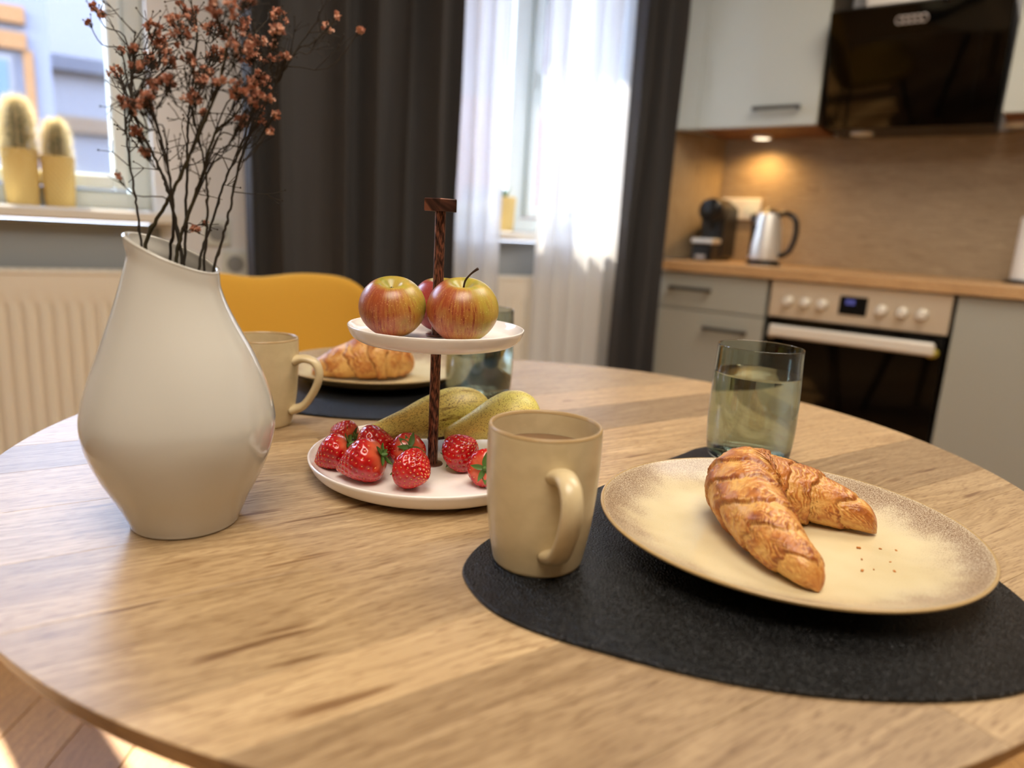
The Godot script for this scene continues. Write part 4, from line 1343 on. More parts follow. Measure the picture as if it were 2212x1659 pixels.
# ------------------------------------------------------------------ food
func build_food() -> void:
	croissant(Vector3(0.538, MAT_Y + 0.0052, -0.128), [Vector3(-0.079, 0.002, 0.047), Vector3(-0.050, 0, 0.006), Vector3(0.012, 0, -0.036), Vector3(0.046, 0, 0.004), Vector3(0.055, 0.002, 0.058)], [0.010, 0.0225, 0.0315, 0.0235, 0.0100], 7, "golden croissant on the near beige plate", 11)
	croissant(Vector3(0.690, MAT_Y + 0.0062, -0.752), [Vector3(-0.062, 0, -0.055), Vector3(-0.040, 0, -0.020), Vector3(0.0, 0, 0.018), Vector3(0.028, 0, 0.024), Vector3(0.056, 0, 0.012)], [0.010, 0.025, 0.036, 0.026, 0.010], 9, "golden croissant on the far beige plate before the yellow chair", 8)
	# crumbs on the near plate
	var cm := mb()
	for k in 9:
		var c: Vector3 = Vector3(0.538, MAT_Y + 0.0053, -0.128) + [Vector3(0.03, 0, 0.065), Vector3(0.0, 0, 0.058), Vector3(-0.012, 0, 0.068), Vector3(-0.02, 0, 0.062), Vector3(0.02, 0, 0.052), Vector3(-0.055, 0, 0.075), Vector3(0.01, 0, 0.075), Vector3(-0.005, 0, 0.08), Vector3(0.035, 0, 0.075)][k]
		cm.box(Vector3(0.003, 0.0012, 0.0018) * rng.randf_range(0.5, 1.1), Vector3.ZERO, 0.0003, Transform3D(Basis(Vector3.UP, rng.randf() * 6.0), c))
	var co := part("crumbs", cm.commit(), M.crumb, self)
	tag(co, "brown croissant crumbs scattered on the near plate", "crumbs", "", "stuff")
	# apples on the upper tier
	var top := STAND.y + 0.1225 + 0.0165 * 0.42
	var ap := [[Vector3(0.431, 0, -0.445), 0.0288, -2.85, 0.34, "red and yellow apple left of the copper pole, blossom end up", false, 0], [Vector3(0.4625, 0, -0.3925), 0.0308, -3.25, 0.26, "red and green apple with a long stem, in front of the copper pole", true, 1], [Vector3(0.4985, 0, -0.449), 0.0285, -2.1, 0.12, "deep red apple behind the copper pole", false, 2]]
	for a in ap: apple(Vector3(a[0].x, top, a[0].z), a[1], a[2], a[3], a[4], a[5], a[6])
	# pears on the lower tier
	var py := STAND.y + 0.0195 * 0.42
	pear(Vector3(0.424, py + 0.022, -0.478), Vector3(0.549, py + 0.0315, -0.452), 0.0255, "large speckled yellow pear lying behind the copper pole", 1)
	pear(Vector3(0.488, py + 0.021, -0.431), Vector3(0.545, py + 0.0400, -0.3855), 0.0245, "smaller greenish speckled pear beside the near mug", 2)
	strawberries()

func croissant(at: Vector3, path: Array, radii: Array, sd: int, label: String, bands: int) -> void:
	var root := thing("croissant", label, "croissant", at, 0.0, "croissants on the plates")
	var nz := noise(sd, 1.0, 3)
	var pts: Array = spline(path, 16)
	var rr: Array = spline(radii, 16)
	# resample finer along the length
	var m := 320
	var seg := 128
	var rows: Array = []
	var cols: Array = []
	var cnt := pts.size()
	var pale := Color(0.88, 0.69, 0.39).srgb_to_linear()
	var gold := Color(0.74, 0.45, 0.17).srgb_to_linear()
	var brown := Color(0.50, 0.23, 0.07).srgb_to_linear()
	for i in m + 1:
		var s := float(i) / m
		# denser rings towards both tips
		var f := (s + 0.02 * sin(TAU * s)) * (cnt - 1)
		f = clampf(f, 0.0, cnt - 1.0)
		var k := mini(int(f), cnt - 2)
		var c: Vector3 = pts[k].lerp(pts[k + 1], f - k)
		var t: Vector3 = (pts[mini(k + 2, cnt - 1)] - pts[maxi(k - 1, 0)]).normalized()
		var r0: float = lerpf(rr[k], rr[k + 1], f - k)
		var e := clampf(minf(s, 1.0 - s) / 0.075, 0.0, 1.0)
		r0 *= sqrt(1.0 - (1.0 - e) * (1.0 - e))
		var side := t.cross(Vector3.UP).normalized()
		var row := PackedVector3Array()
		var cl: Array = []
		for q in seg + 1:
			var a := TAU * (q % seg) / seg
			var o := side * cos(a) + Vector3.UP * sin(a)
			# distance from the middle, in wraps that curve round the body
			var w := absf(s - 0.5) * 2.0
			var sg := signf(s - 0.5)
			var wob := nz.get_noise_3d(cos(a) * 0.9 + sg * 3.0, sin(a) * 0.9, s * 2.0)
			var slant := cos(a - 0.5) * 0.075 * sg - 0.05 * sin(a) + wob * 0.07
			var x := pow(clampf(w + slant, 0.0, 1.3), 0.85) * bands * 0.5 + 0.35
			var fl := floorf(x)
			var fr := x - fl
			var vary := 0.6 + 0.6 * absf(nz.get_noise_2d(fl * 7.3, sg * 3.0 + 1.0)) * 2.0
			var rise := (pow(fr, 0.7) - smoothstep(0.90, 1.0, fr)) * vary
			var lam := sin(x * 38.0 + wob * 16.0 + nz.get_noise_3d(x * 3.0, cos(a), sin(a)) * 5.0)
			var lamw := smoothstep(0.1, 0.5, nz.get_noise_3d(x * 1.7 + 30.0, cos(a) * 1.5, sin(a) * 1.5 + sg) + 0.35)
			var blotch := nz.get_noise_3d(c.x * 38.0 + o.x * 1.0, o.y * 1.0, c.z * 38.0 + o.z * 1.0)
			var fine := nz.get_noise_3d(c.x * 160.0 + o.x * 4.0, o.y * 4.0, c.z * 160.0 + o.z * 4.0)
			var r := r0 * (0.87 + 0.135 * rise + 0.018 * lam * lamw + 0.04 * blotch + 0.014 * fine)
			var p := c + Vector3(0, r0 * 0.92, 0) + o * r
			if p.y < 0.0006: p.y = 0.0006 + p.y * 0.02
			row.append(p)
			var bake := 0.33 + 0.42 * fr + 0.75 * blotch + 0.25 * fine + 0.22 * lam * lamw
			bake -= 0.30 * smoothstep(0.35, -0.5, o.y)
			var cc := pale.lerp(gold, clampf(bake * 1.6, 0.0, 1.0)).lerp(brown, clampf((bake - 0.52) * 1.5, 0.0, 0.85))
			if fr < 0.13: cc = cc.lerp(pale, 0.75 * (1.0 - fr / 0.13))
			elif fr > 0.86: cc = cc.lerp(brown, 0.45 * smoothstep(0.86, 0.97, fr))
			if lamw > 0.2 and lam < -0.4: cc = cc.lerp(pale, 0.5 * lamw)
			cc = cc.lerp(gold.lerp(brown, 0.3), smoothstep(0.86, 1.0, w) * 0.45)
			cl.append(cc)
		rows.append(row)
		cols.append(cl)
	part("crust", mb().grid(rows, true, 0, null, cols).commit(), M.croissant_crust, root)

func apple(at: Vector3, r: float, turn: float, tilt: float, label: String, stem: bool, kind: int) -> void:
	var root := thing("apple", label, "apple", at, turn, "apples on the upper tier")
	var nz := noise(100 + kind, 1.0, 3)
	var dots := noise(140 + kind, 1.0, 1)
	var tx := tex_from(512, 256, func(u: float, v: float) -> Color:
		var a := u * TAU
		var px := cos(a)
		var pz := sin(a)
		var h := cos(v * PI)
		var blush := 0.42 + 0.62 * cos(a - 0.4) + 0.34 * nz.get_noise_3d(px * 1.6, h * 1.2, pz * 1.6)
		var streak := nz.get_noise_3d(px * 13.0, h * 1.6, pz * 13.0)
		var fine := nz.get_noise_3d(px * 34.0, h * 3.5, pz * 34.0)
		blush += streak * 0.26 + fine * 0.18
		var polar := smoothstep(0.80, 0.97, h) + smoothstep(0.88, 0.99, -h)
		blush -= polar * 0.9
		if kind == 2: blush += 0.5
		var yellow := Color(0.75, 0.63, 0.26).lerp(Color(0.60, 0.58, 0.20), clampf(0.5 + nz.get_noise_3d(px + 4.0, h, pz) + 0.2 * sin(a), 0, 1))
		var red := Color(0.67, 0.36, 0.19).lerp(Color(0.55, 0.23, 0.12), clampf(0.4 + streak * 0.7, 0, 1))
		if kind == 2: red = Color(0.66, 0.25, 0.22)
		var o := yellow.lerp(red, clampf(blush, 0.0, 1.0))
		if streak + 0.35 * nz.get_noise_3d(px * 9.0, h * 6.0, pz * 9.0) > 0.42 and blush > 0.4 and h < 0.45: o = o.lerp(Color(0.45, 0.10, 0.08), 0.5)
		if dots.get_noise_3d(px * 22.0, h * 22.0, pz * 22.0) > 0.72: o = o.lerp(Color(0.92, 0.80, 0.58), 0.6)
		return o)
	var sk := mat("apple_skin_%d" % kind, Color(1, 1, 1), 0.33)
	sk.albedo_texture = tx
	sk.clearcoat_enabled = true
	sk.clearcoat = 0.12
	sk.clearcoat_roughness = 0.3
	sk.subsurf_scatter_enabled = true
	sk.subsurf_scatter_strength = 0.06
	var rows: Array = []
	var uvs: Array = []
	var nv := 56
	var seg := 72
	for i in nv + 1:
		var v := float(i) / nv
		var th := v * PI
		var row := PackedVector3Array()
		var ur: Array = []
		for s in seg + 1:
			var a := TAU * (s % seg) / seg
			var lobes := 1.0 + 0.018 * cos(5.0 * a + 0.7) * smoothstep(0.3, 1.0, v)
			# stem dimple on top, shallow calyx dimple below
			var rad := sin(th) * r * lobes * (1.0 - 0.10 * smoothstep(0.5, 1.0, v))
			var y := cos(th) * r * 0.93
			y -= 0.36 * r * exp(-pow(sin(th) / 0.30, 2.0)) * (1.0 if th < PI / 2 else 0.0)
			y += 0.18 * r * exp(-pow(sin(th) / 0.28, 2.0)) * (1.0 if th > PI / 2 else 0.0)
			row.append(Vector3(cos(a) * rad, y, sin(a) * rad))
			ur.append(Vector2(float(s) / seg, clampf(v, 0.004, 0.996)))
		rows.append(row)
		uvs.append(ur)
	var body := Node3D.new()
	var m := mb().grid(rows, true, 0, uvs).commit()
	var sk_o := part("skin", m, sk, root)
	var b := Basis(Basis(Vector3.UP, -turn) * RIGHT.normalized(), tilt)
	var low := 1.0
	for row in rows:
		for p in row: low = minf(low, (b * p).y)
	sk_o.transform = Transform3D(b, Vector3(0, -low + 0.0002, 0))
	body.free()
	if stem:
		var st := part("stem", mb().tube(spline([Vector3(0, r * 0.52, 0), Vector3(r * 0.05, r * 0.85, r * 0.02), Vector3(r * 0.22, r * 1.10, r * 0.08), Vector3(r * 0.40, r * 1.26, r * 0.12)], 4), [0.0011, 0.0010, 0.0009, 0.0009, 0.0009, 0.0009, 0.0008, 0.0008, 0.0008, 0.0009, 0.001, 0.0011, 0.0012], 8).commit(), M.apple_stem, root)
		st.transform = Transform3D(b * Basis(Vector3.UP, -turn - 0.94), Vector3(0, -low, 0))
	else:
		var st := mb()
		for k in 5:
			var a := TAU * k / 5.0
			st.tube([Vector3(0, r * 0.56, 0), Vector3(cos(a) * r * 0.06, r * 0.62, sin(a) * r * 0.06), Vector3(cos(a) * r * 0.09, r * 0.60, sin(a) * r * 0.09)], [0.0008, 0.0007, 0.0002], 5)
		part("blossom_end", st.commit(), M.apple_stem, root).transform = Transform3D(b, Vector3(0, -low, 0))

func pear(tail: Vector3, big: Vector3, r: float, label: String, kind: int) -> void:
	var root := thing("pear", label, "pear", big - Vector3(0, r, 0), 0.0, "pears on the lower tier")
	var nz := noise(200 + kind, 1.0, 3)
	var dn := noise(240 + kind, 1.0, 1)
	var sk := mat("pear_skin_%d" % kind, Color(1, 1, 1), 0.42)
	sk.albedo_texture = tex_from(512, 512, func(u: float, v: float) -> Color:
		var a := u * TAU
		var px := cos(a) * (0.4 + 0.6 * v)
		var pz := sin(a) * (0.4 + 0.6 * v)
		var base := Color(0.93, 0.84, 0.46).lerp(Color(0.86, 0.82, 0.44), clampf(0.45 + nz.get_noise_3d(px * 1.5, v * 2.0, pz * 1.5) + (0.25 if kind == 2 else -0.1), 0, 1))
		var rus := nz.get_noise_3d(px * 5.0 + 8.0, v * 7.0, pz * 5.0)
		if kind == 1: base = base.lerp(Color(0.46, 0.33, 0.12), clampf(rus * 1.6 - 0.35, 0.0, 0.5))
		else: base = base.lerp(Color(0.55, 0.40, 0.13), smoothstep(0.72, 0.98, v) * 0.7)
		var d := dn.get_noise_3d(px * 30.0, v * 135.0, pz * 30.0)
		if d > 0.46: base = base.lerp(Color(0.36, 0.24, 0.08), clampf((d - 0.46) * 8.0, 0.0, 0.85))
		return base)
	sk.subsurf_scatter_enabled = true
	sk.subsurf_scatter_strength = 0.05
	var o := big - Vector3(0, r, 0)
	var ax := (big - tail)
	var len := ax.length() + r * 0.86
	ax = ax.normalized()
	var side := ax.cross(Vector3.UP).normalized()
	var upv := side.cross(ax)
	var prof: Array = spline([Vector2(0.0, 0.0), Vector2(0.20, 0.012), Vector2(0.34, 0.05), Vector2(0.44, 0.18), Vector2(0.58, 0.34), Vector2(0.80, 0.50), Vector2(0.97, 0.66), Vector2(1.0, 0.76), Vector2(0.90, 0.88), Vector2(0.62, 0.97), Vector2(0.28, 0.997), Vector2(0.12, 0.985), Vector2(0.0, 0.975)], 5)
	var rows: Array = []
	var start := tail - o
	for q in prof:
		var row := PackedVector3Array()
		for s in 65:
			var a := TAU * (s % 64) / 64.0
			var w: float = q.x * r * (1.0 + 0.03 * cos(a * 3.0 + 1.0))
			var bend := upv * (0.004 * sin(q.y * PI))
			row.append(start + ax * (q.y * len) + bend + (side * cos(a) + upv * sin(a)) * w)
		rows.append(row)
	part("skin", mb().grid(rows, true).commit(), sk, root)
	part("stem", mb().tube([start + ax * 0.001, start - ax * 0.008 + upv * 0.001, start - ax * 0.015 + upv * 0.004], [0.0016, 0.0013, 0.0016], 8).commit(), M.apple_stem, root)

func strawberries() -> void:
	var fy := STAND.y + 0.0002 + 0.0195 * 0.42
	# position, tip direction (right, up, towards the viewer), length, width, label
	var list := [
		[Vector3(0.437, 0, -0.516), Vector3(-0.8, 0.15, -0.5), 0.029, 0.0150, "small strawberry at the back left of the tier, green crown facing right"],
		[Vector3(0.396, 0, -0.480), Vector3(-0.75, -0.50, 0.05), 0.037, 0.0168, "leftmost strawberry, tip pointing at the plate rim"],
		[Vector3(0.393, 0, -0.440), Vector3(-0.88, -0.38, -0.15), 0.045, 0.0195, "large paler strawberry in front, crown to the right"],
		[Vector3(0.434, 0, -0.466), Vector3(0.85, -0.05, 0.0), 0.040, 0.0180, "strawberry in the middle behind the large paler one"],
		[Vector3(0.462, 0, -0.482), Vector3(0.25, 0.8, -0.3), 0.035, 0.0140, "pointed strawberry standing up against the large pear"],
		[Vector3(0.448, 0, -0.440), Vector3(-0.28, -0.50, -0.75), 0.034, 0.0165, "strawberry by the pole with its green star crown facing the viewer"],
		[Vector3(0.409, 0, -0.393), Vector3(0.72, -0.12, 0.62), 0.032, 0.0178, "round strawberry alone at the front of the tier"],
		[Vector3(0.4735, 0, -0.3945), Vector3(0.55, 0.55, 0.45), 0.035, 0.0185, "dark strawberry just right of the copper pole"],
		[Vector3(0.463, 0, -0.358), Vector3(0.1, -0.25, -0.9), 0.033, 0.0168, "strawberry half hidden by the near mug"]]
	var bodies: Array = []
	for k in 3: bodies.append(berry_mesh(k))
	var sepal := leaf_mesh(0.0145, 0.0052, 0.25)
	var sepal2 := leaf_mesh(0.0125, 0.0044, 0.35)
	for i in list.size():
		var e: Array = list[i]
		var d: Vector3 = (RIGHT * e[1].x + Vector3.UP * e[1].y + TOWARD * e[1].z).normalized()
		var bx := d.cross(Vector3(0.3, 0.8, 0.52)).normalized()
		var bz := bx.cross(d).normalized()
		var b := Basis(bx, d, bz) * Basis(Vector3.UP, i * 1.3)      # local y runs from crown to tip
		var ln: float = e[2]
		var wd: float = e[3]
		var body: Array = bodies[i % 3]
		# local mesh is 1 long, 1 in radius
		var sc := Vector3(wd, ln, wd)
		var low := 1.0
		for p in body[2]: low = minf(low, (b * (p * sc)).y)
		var root := thing("strawberry", e[4], "strawberry", Vector3(e[0].x, fy + 0.0004, e[0].z), 0.0, "strawberries on the lower tier")
		var mid: Vector3 = b * Vector3(0, ln * 0.45, 0)
		var shift := Vector3(-mid.x, -low, -mid.z)
		var tr := Transform3D(b * Basis.from_scale(sc), shift)
		part("flesh", body[0], M.strawberry_flesh, root).transform = tr
		var mm := MultiMesh.new()
		mm.transform_format = MultiMesh.TRANSFORM_3D
		mm.mesh = seed_mesh()
		var sp: Array = body[1]
		mm.instance_count = sp.size()
		for k in sp.size():
			var p: Vector3 = b * (sp[k][0] * sc) + shift
			var nn: Vector3 = (b * (sp[k][1] / sc)).normalized()
			var tip := d - nn * d.dot(nn)
			tip = tip.normalized()
			mm.set_instance_transform(k, Transform3D(Basis(nn.cross(tip).normalized(), tip, nn), p + nn * 0.00015))
		var mi := MultiMeshInstance3D.new()
		mi.name = "seeds"
		mi.multimesh = mm
		mi.material_override = M.strawberry_seed
		mi.set_meta("kind", "stuff")
		root.add_child(mi, true)
		# green crown
		var cr := part("crown", mb().tube([Vector3(0, 0.0015, 0), Vector3(0, -0.0012, 0), Vector3(0.0004, -0.005, 0.0003)], [0.0032, 0.0020, 0.0011], 10).commit(), M.strawberry_leaf, root)
		cr.transform = Transform3D(b, shift)
		var ns := 9
		for k in ns:
			var a := TAU * k / ns + 0.2 * sin(k * 5.0)
			var outw := Basis(Vector3.UP, a)
			var lift := -0.42 + 0.34 * sin(k * 2.7 + i)
			# leaf's +y (length) turned outwards, its face away from the berry
			var lb := outw * Basis(Vector3(0, 0, 1), Vector3(1, 0, 0), Vector3(0, -1, 0)) * Basis(Vector3(1, 0, 0), lift)
			part("sepal", sepal if k % 2 == 0 else sepal2, M.strawberry_leaf, cr).transform = Transform3D(lb, Vector3(0, -0.0006, 0))

func seed_mesh() -> Mesh:
	if not M.has("seed_mesh"):
		M.seed_mesh = mb().lathe([Vector2(0, -0.0009), Vector2(0.00045, -0.0005), Vector2(0.00056, 0.0), Vector2(0.00035, 0.0006), Vector2(0, 0.0010)], 8).commit()
	return M.seed_mesh

func berry_mesh(kind: int) -> Array:
	var nz := noise(300 + kind, 1.0, 2)
	var prof := func(v: float) -> float:
		# radius along the berry: flat shoulders, conical to a blunt tip
		return pow(sin(PI * pow(v, 0.62)), 0.72) * (1.04 - 0.16 * v)
	var seeds: Array = []
	var total := 130
	for k in total:
		var v := 0.09 + 0.86 * (k + 0.5) / total
		var a := k * 2.39996
		seeds.append(Vector2(v, fposmod(a, TAU)))
	var rows: Array = []
	var cols: Array = []
	var pts := PackedVector3Array()
	var red := Color(0.73, 0.06, 0.06).srgb_to_linear()
	var deep := Color(0.60, 0.03, 0.045).srgb_to_linear()
	var paler := Color(0.90, 0.46, 0.30).srgb_to_linear()
	var nv := 64
	var seg := 72
	for i in nv + 1:
		var v := float(i) / nv
		var row := PackedVector3Array()
		var cl: Array = []
		for s in seg + 1:
			var a := TAU * (s % seg) / seg
			var r: float = prof.call(v) * (1.0 + 0.06 * nz.get_noise_3d(cos(a) * 0.8, v * 1.2, sin(a) * 0.8))
			var pit := 0.0
			for q in seeds:
				var dv: float = (q.x - v) * 2.2
				if absf(dv) > 0.16: continue
				var da := absf(q.y - a)
				if da > PI: da = TAU - da
				da *= r
				var d2 := dv * dv + da * da
				if d2 < 0.024: pit = maxf(pit, exp(-d2 / 0.005))
			var rr := r - pit * 0.07
			row.append(Vector3(cos(a) * rr, v, sin(a) * rr))
			var cc := red.lerp(deep, clampf(0.4 + nz.get_noise_3d(cos(a) * 2.0, v * 3.0, sin(a) * 2.0), 0, 1))
			cc = cc.lerp(paler, smoothstep(0.15, 0.02, v + 0.05 * nz.get_noise_2d(a * 2.0, v)) * 0.6)
			cl.append(cc)
		rows.append(row)
		cols.append(cl)
		if i % 4 == 0: pts.append_array(row)
	var m := mb().grid(rows, true, 0, null, cols).commit()
	var sp: Array = []
	for q in seeds:
		var r: float = prof.call(q.x) * (1.0 + 0.06 * nz.get_noise_3d(cos(q.y) * 0.8, q.x * 1.2, sin(q.y) * 0.8)) - 0.066
		var dr: float = (prof.call(q.x + 0.01) - prof.call(q.x - 0.01)) / 0.02
		sp.append([Vector3(cos(q.y) * r, q.x, sin(q.y) * r), Vector3(cos(q.y), -dr, sin(q.y))])
	return [m, sp, pts]

# ------------------------------------------------------------------ dried flowers
var blossom_meshes: Array = []

func blossom_mesh(sd: int) -> Mesh:
	var r := RandomNumberGenerator.new()
	r.seed = sd
	var m := mb()
	for k in 15:
		var d := Vector3(r.randf_range(-1, 1), r.randf_range(-0.6, 1), r.randf_range(-1, 1)).normalized()
		var bx := d.cross(Vector3(0.31, 0.2, 0.9)).normalized()
		var bz := bx.cross(d)
		var l := r.randf_range(0.75, 1.1)
		var w := r.randf_range(0.28, 0.42)
		var row0 := PackedVector3Array()
		var row1 := PackedVector3Array()
		var row2 := PackedVector3Array()
		for c in 3:
			var u := c - 1.0
			row0.append(bx * u * w * 0.35 + d * 0.1)
			row1.append(bx * u * w + d * l * 0.7 + bz * (u * u * 0.2 + r.randf_range(-0.1, 0.1)))
			row2.append(bx * u * w * 0.6 + d * l + bz * r.randf_range(-0.2, 0.3))
		m.grid([row0, row1, row2], false, 1)
	m.lathe([Vector2(0, -0.45), Vector2(0.25, -0.25), Vector2(0.34, 0.05), Vector2(0.2, 0.35), Vector2(0, 0.42)], 6)
	return m.commit()

func build_flowers() -> void:
	for k in 4: blossom_meshes.append(blossom_mesh(900 + k))
	var mouth := Vector3(0.261, 0.948, -0.485)
	# each sprig: label, stem radius, stem (millimetres right, up, towards the viewer from the mouth), clusters [middle, spread, blossoms]
	var sp := [
		["thick olive dried sprig crossing the bunch from lower left to upper right", 0.0014,
			[Vector3(-20, 0, 0), Vector3(-5, 28, 4), Vector3(8, 47, 7), Vector3(22, 72, 10), Vector3(36, 101, 12), Vector3(41, 109, 15), Vector3(47, 129, 17), Vector3(52, 152, 19)],
			[[Vector3(51, 148, 33), 9.5, 9], [Vector3(59, 129, 26), 8.9, 8], [Vector3(45, 109, 25), 3.2, 3], [Vector3(56, 160, 9), 7.9, 7]]],
		["olive dried sprig rising right from the middle of the vase mouth", 0.0013,
			[Vector3(1, -8, 0), Vector3(6, 12, 1), Vector3(15, 34, 2), Vector3(23, 53, 3), Vector3(31, 76, 4), Vector3(37, 84, 5), Vector3(49, 94, 6), Vector3(59, 111, 6)],
			[[Vector3(60, 106, 22), 8.9, 9], [Vector3(68, 101, 18), 7.9, 7], [Vector3(56, 87, 16), 4.4, 4], [Vector3(70, 95, -4), 3.8, 3], [Vector3(74, 83, 15), 1.9, 1], [Vector3(59, 117, -4), 6.3, 6], [Vector3(18, 21, -10), 1.6, 1], [Vector3(16, 17, 1), 1.9, 2]]],
		["dark dried sprig leaning far left before the window", 0.0013,
			[Vector3(5, -5, 0), Vector3(-2, 31, -5), Vector3(-9, 50, -8), Vector3(-16, 64, -11), Vector3(-28, 86, -14), Vector3(-32, 106, -17), Vector3(-31, 128, -20), Vector3(-30, 146, -22)],
			[[Vector3(-29, 130, -32), 5.7, 6], [Vector3(-23, 128, -29), 4.8, 4], [Vector3(-47, 153, -7), 5.1, 4], [Vector3(-51, 120, -34), 5.1, 4], [Vector3(-16, 141, -25), 6.3, 4], [Vector3(-53, 146, -8), 1.3, 1], [Vector3(-45, 135, -30), 2.5, 2], [Vector3(-13, 146, -14), 5.7, 5]]],
		["thin dried sprig rising at the left rim of the vase", 0.0009,
			[Vector3(-22, -2, 0), Vector3(-24, 27, 0), Vector3(-26, 47, 0), Vector3(-28, 70, 0), Vector3(-28, 85, 0), Vector3(-21, 100, 0), Vector3(-12, 111, 0), Vector3(-4, 132, 0)],
			[[Vector3(-11, 117, 16), 4.4, 4], [Vector3(-6, 132, -13), 5.1, 4], [Vector3(-15, 128, 8), 3.2, 3], [Vector3(1, 126, -6), 5.1, 4], [Vector3(8, 109, 10), 3.8, 3]]],
		["straight dried sprig standing tall in the middle of the bunch", 0.0011,
			[Vector3(7, -6, 0), Vector3(9, 41, -3), Vector3(10, 72, -5), Vector3(11, 94, -7), Vector3(14, 117, -9), Vector3(16, 138, -11), Vector3(16, 158, -13)],
			[[Vector3(11, 143, 3), 11.1, 12], [Vector3(24, 152, -24), 9.5, 10], [Vector3(7, 158, -20), 9.5, 10], [Vector3(23, 135, -26), 7.0, 8], [Vector3(15, 126, -2), 5.7, 5]]],
		["short bushy dried sprig with dark clusters low in the bunch", 0.0011,
			[Vector3(-3, -5, 0), Vector3(4, 20, 7), Vector3(5, 53, 12), Vector3(0, 85, 17), Vector3(-3, 97, 21), Vector3(-6, 101, 26)],
			[[Vector3(-13, 91, 24), 7.6, 8], [Vector3(-3, 92, 28), 6.3, 7], [Vector3(6, 95, 37), 5.1, 5], [Vector3(-9, 76, 24), 4.4, 5], [Vector3(-9, 64, 15), 3.8, 4], [Vector3(-15, 47, 38), 1.6, 1], [Vector3(5, 104, 25), 3.8, 3]]],
		["dried sprig with rusty clusters right of the middle", 0.0010,
			[Vector3(20, -11, 0), Vector3(25, 26, 3), Vector3(27, 45, 5), Vector3(25, 67, 7), Vector3(21, 88, 9), Vector3(19, 106, 11), Vector3(18, 120, 13)],
			[[Vector3(22, 100, 13), 5.7, 6], [Vector3(23, 92, -2), 3.8, 3], [Vector3(19, 114, -6), 5.7, 6], [Vector3(25, 120, -5), 5.1, 5], [Vector3(11, 107, 25), 4.4, 4], [Vector3(30, 111, 13), 3.8, 3]]],
		["long dried sprig reaching far right before the charcoal curtain", 0.0011,
			[Vector3(26, -14, 0), Vector3(34, 13, -1), Vector3(39, 32, -2), Vector3(46, 64, -3), Vector3(58, 91, -4), Vector3(71, 114, -5), Vector3(84, 136, -6), Vector3(99, 156, -6)],
			[[Vector3(83, 128, 11), 3.2, 2], [Vector3(78, 145, 11), 4.4, 3], [Vector3(70, 138, 2), 4.4, 3], [Vector3(69, 160, -22), 5.7, 4], [Vector3(111, 159, -9), 2.5, 2], [Vector3(100, 155, -22), 3.2, 2], [Vector3(127, 151, -4), 1.3, 1], [Vector3(73, 146, 9), 3.8, 2], [Vector3(59, 141, -8), 6.3, 6], [Vector3(64, 132, -17), 4.8, 5]]],
		["dense peach dried sprig hanging before the edge of the charcoal curtain", 0.0010,
			[Vector3(17, -8, 0), Vector3(23, 20, -8), Vector3(32, 51, -13), Vector3(42, 76, -18), Vector3(49, 106, -23), Vector3(49, 135, -28), Vector3(48, 158, -32)],
			[[Vector3(47, 138, -33), 7.9, 8], [Vector3(53, 120, -32), 7.0, 8], [Vector3(49, 101, -30), 6.3, 7], [Vector3(54, 92, -21), 4.8, 5], [Vector3(43, 155, -30), 6.3, 6]]]]
	for i in sp.size(): sprig(mouth, sp[i][0], sp[i][1], sp[i][2], sp[i][3], i)

func cam3(p: Vector3) -> Vector3: return (RIGHT * p.x + Vector3.UP * p.y + TOWARD * p.z) * 0.001

func jitter(a: float) -> Vector3: return Vector3(rng.randf_range(-a, a), rng.randf_range(-a, a), rng.randf_range(-a, a))

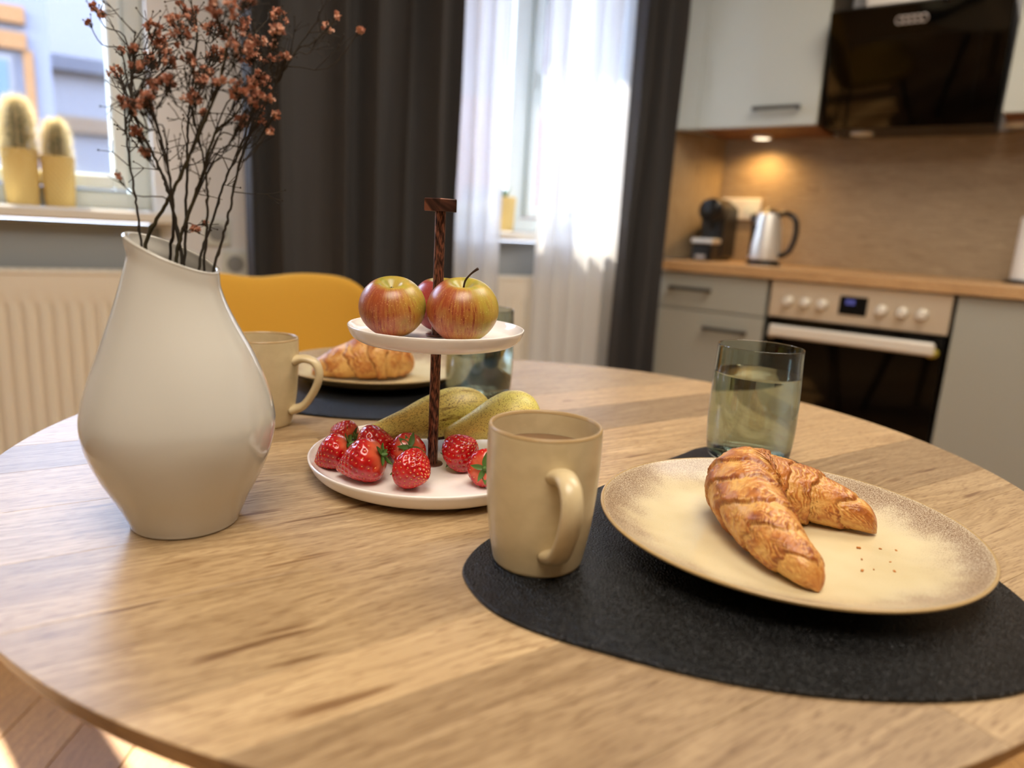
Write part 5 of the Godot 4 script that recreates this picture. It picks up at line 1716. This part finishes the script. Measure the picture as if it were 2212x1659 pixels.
func sprig(mouth: Vector3, label: String, th: float, stem: Array, clusters: Array, idx: int) -> void:
	var root := thing("dried_flower", label, "dried flower", mouth, 0.0, "dried baby's breath in the vase")
	var pts: Array = []
	for b in stem: pts.append(cam3(b))
	pts.push_front(Vector3(pts[0].x * 0.6, pts[0].y - 0.05, pts[0].z * 0.6))
	var path: Array = spline(pts, 8)
	for k in path.size(): path[k] += Vector3(rng.randf_range(-1, 1), 0, rng.randf_range(-1, 1)) * 0.0005
	var n := path.size()
	var rad: Array = []
	for k in n: rad.append(lerpf(th, th * 0.35, float(k) / (n - 1)) * (1.35 if k % 8 == 4 else 1.0))
	part("stem", mb().tube(path, rad, 8).commit(), M.olive_stem if idx < 2 else M.dry_stem, root)
	var twigs := mb()
	for c in clusters:
		var mid: Vector3 = cam3(c[0])
		var spread: float = c[1] * 0.001
		# branch off the stem clearly below the cluster
		var best := 0
		var cost := 1e9
		for k in range(n / 4, n):
			var p: Vector3 = path[k]
			var drop := mid.y - p.y
			var dist := Vector2(p.x - mid.x, p.z - mid.z).length()
			var e := absf(drop - (0.020 + dist * 0.9)) + dist * 0.5
			if e < cost:
				cost = e
				best = k
		var p0: Vector3 = path[best]
		var dir: Vector3 = (path[mini(best + 2, n - 1)] - path[maxi(best - 2, 0)]).normalized()
		var bend := p0 + dir * p0.distance_to(mid) * 0.42 + (mid - p0) * 0.16 + jitter(0.002)
		var fork := p0.lerp(mid, 0.72) + jitter(0.002)
		var tw: Array = spline([p0, bend, fork, mid], 4)
		var tr: Array = []
		for k in tw.size(): tr.append(lerpf(th * 0.42, 0.00032, float(k) / (tw.size() - 1)))
		twigs.tube(tw, tr, 6)
		for j in int(ceil(c[2] * 1.6)):
			var d := jitter(1.0)
			d.y = d.y * 0.8 + 0.15
			var e := mid + d.normalized() * spread * sqrt(rng.randf_range(0.1, 1.0))
			var f: Vector3 = tw[rng.randi_range(tw.size() - 6, tw.size() - 2)]
			var hub := f.lerp(e, 0.5) + jitter(0.0015)
			twigs.tube([f, hub, e], [0.00036, 0.0003, 0.00026], 5, false)
			for q in 2:
				var tip := hub + (e - f).normalized() * rng.randf_range(0.003, 0.009) + jitter(0.006)
				twigs.tube([hub, (hub + tip) / 2.0 + jitter(0.0006), tip], [0.00026, 0.00024, 0.0002], 4, false)
				if rng.randf() < 0.35: twigs.lathe([Vector2(0, -0.0006), Vector2(0.0007, 0.0), Vector2(0, 0.0009)], 6, tip)
			var o := part("blossom", blossom_meshes[rng.randi_range(0, 3)], M["dry_blossom_%d" % rng.randi_range(0, 2)], root)
			var s := rng.randf_range(0.0017, 0.0031)
			o.transform = Transform3D(Basis.from_euler(Vector3(rng.randf() * 6.0, rng.randf() * 6.0, rng.randf() * 6.0)).scaled(Vector3(s, s, s)), e)
	# bare forked side twigs with small buds along the stem
	for k in range(int(n * 0.42), n - 1, 3):
		var p: Vector3 = path[k]
		var dir: Vector3 = (path[mini(k + 1, n - 1)] - path[k - 1]).normalized()
		var outw := (dir + jitter(1.1)).normalized()
		var q := p + outw * rng.randf_range(0.008, 0.022)
		twigs.tube([p, p.lerp(q, 0.5) + jitter(0.0008), q], [0.0004, 0.00034, 0.0003], 5, false)
		for h in 3:
			var tip := q + (outw + jitter(0.8)).normalized() * rng.randf_range(0.006, 0.016)
			twigs.tube([q, q.lerp(tip, 0.5) + jitter(0.0008), tip], [0.00028, 0.00025, 0.0002], 4, false)
			if rng.randf() < 0.5: twigs.lathe([Vector2(0, -0.0007), Vector2(0.0008, 0.0), Vector2(0, 0.001)], 6, tip)
	var tw_o := part("twigs", twigs.commit(), M.dry_stem, root)
	tw_o.set_meta("kind", "stuff")
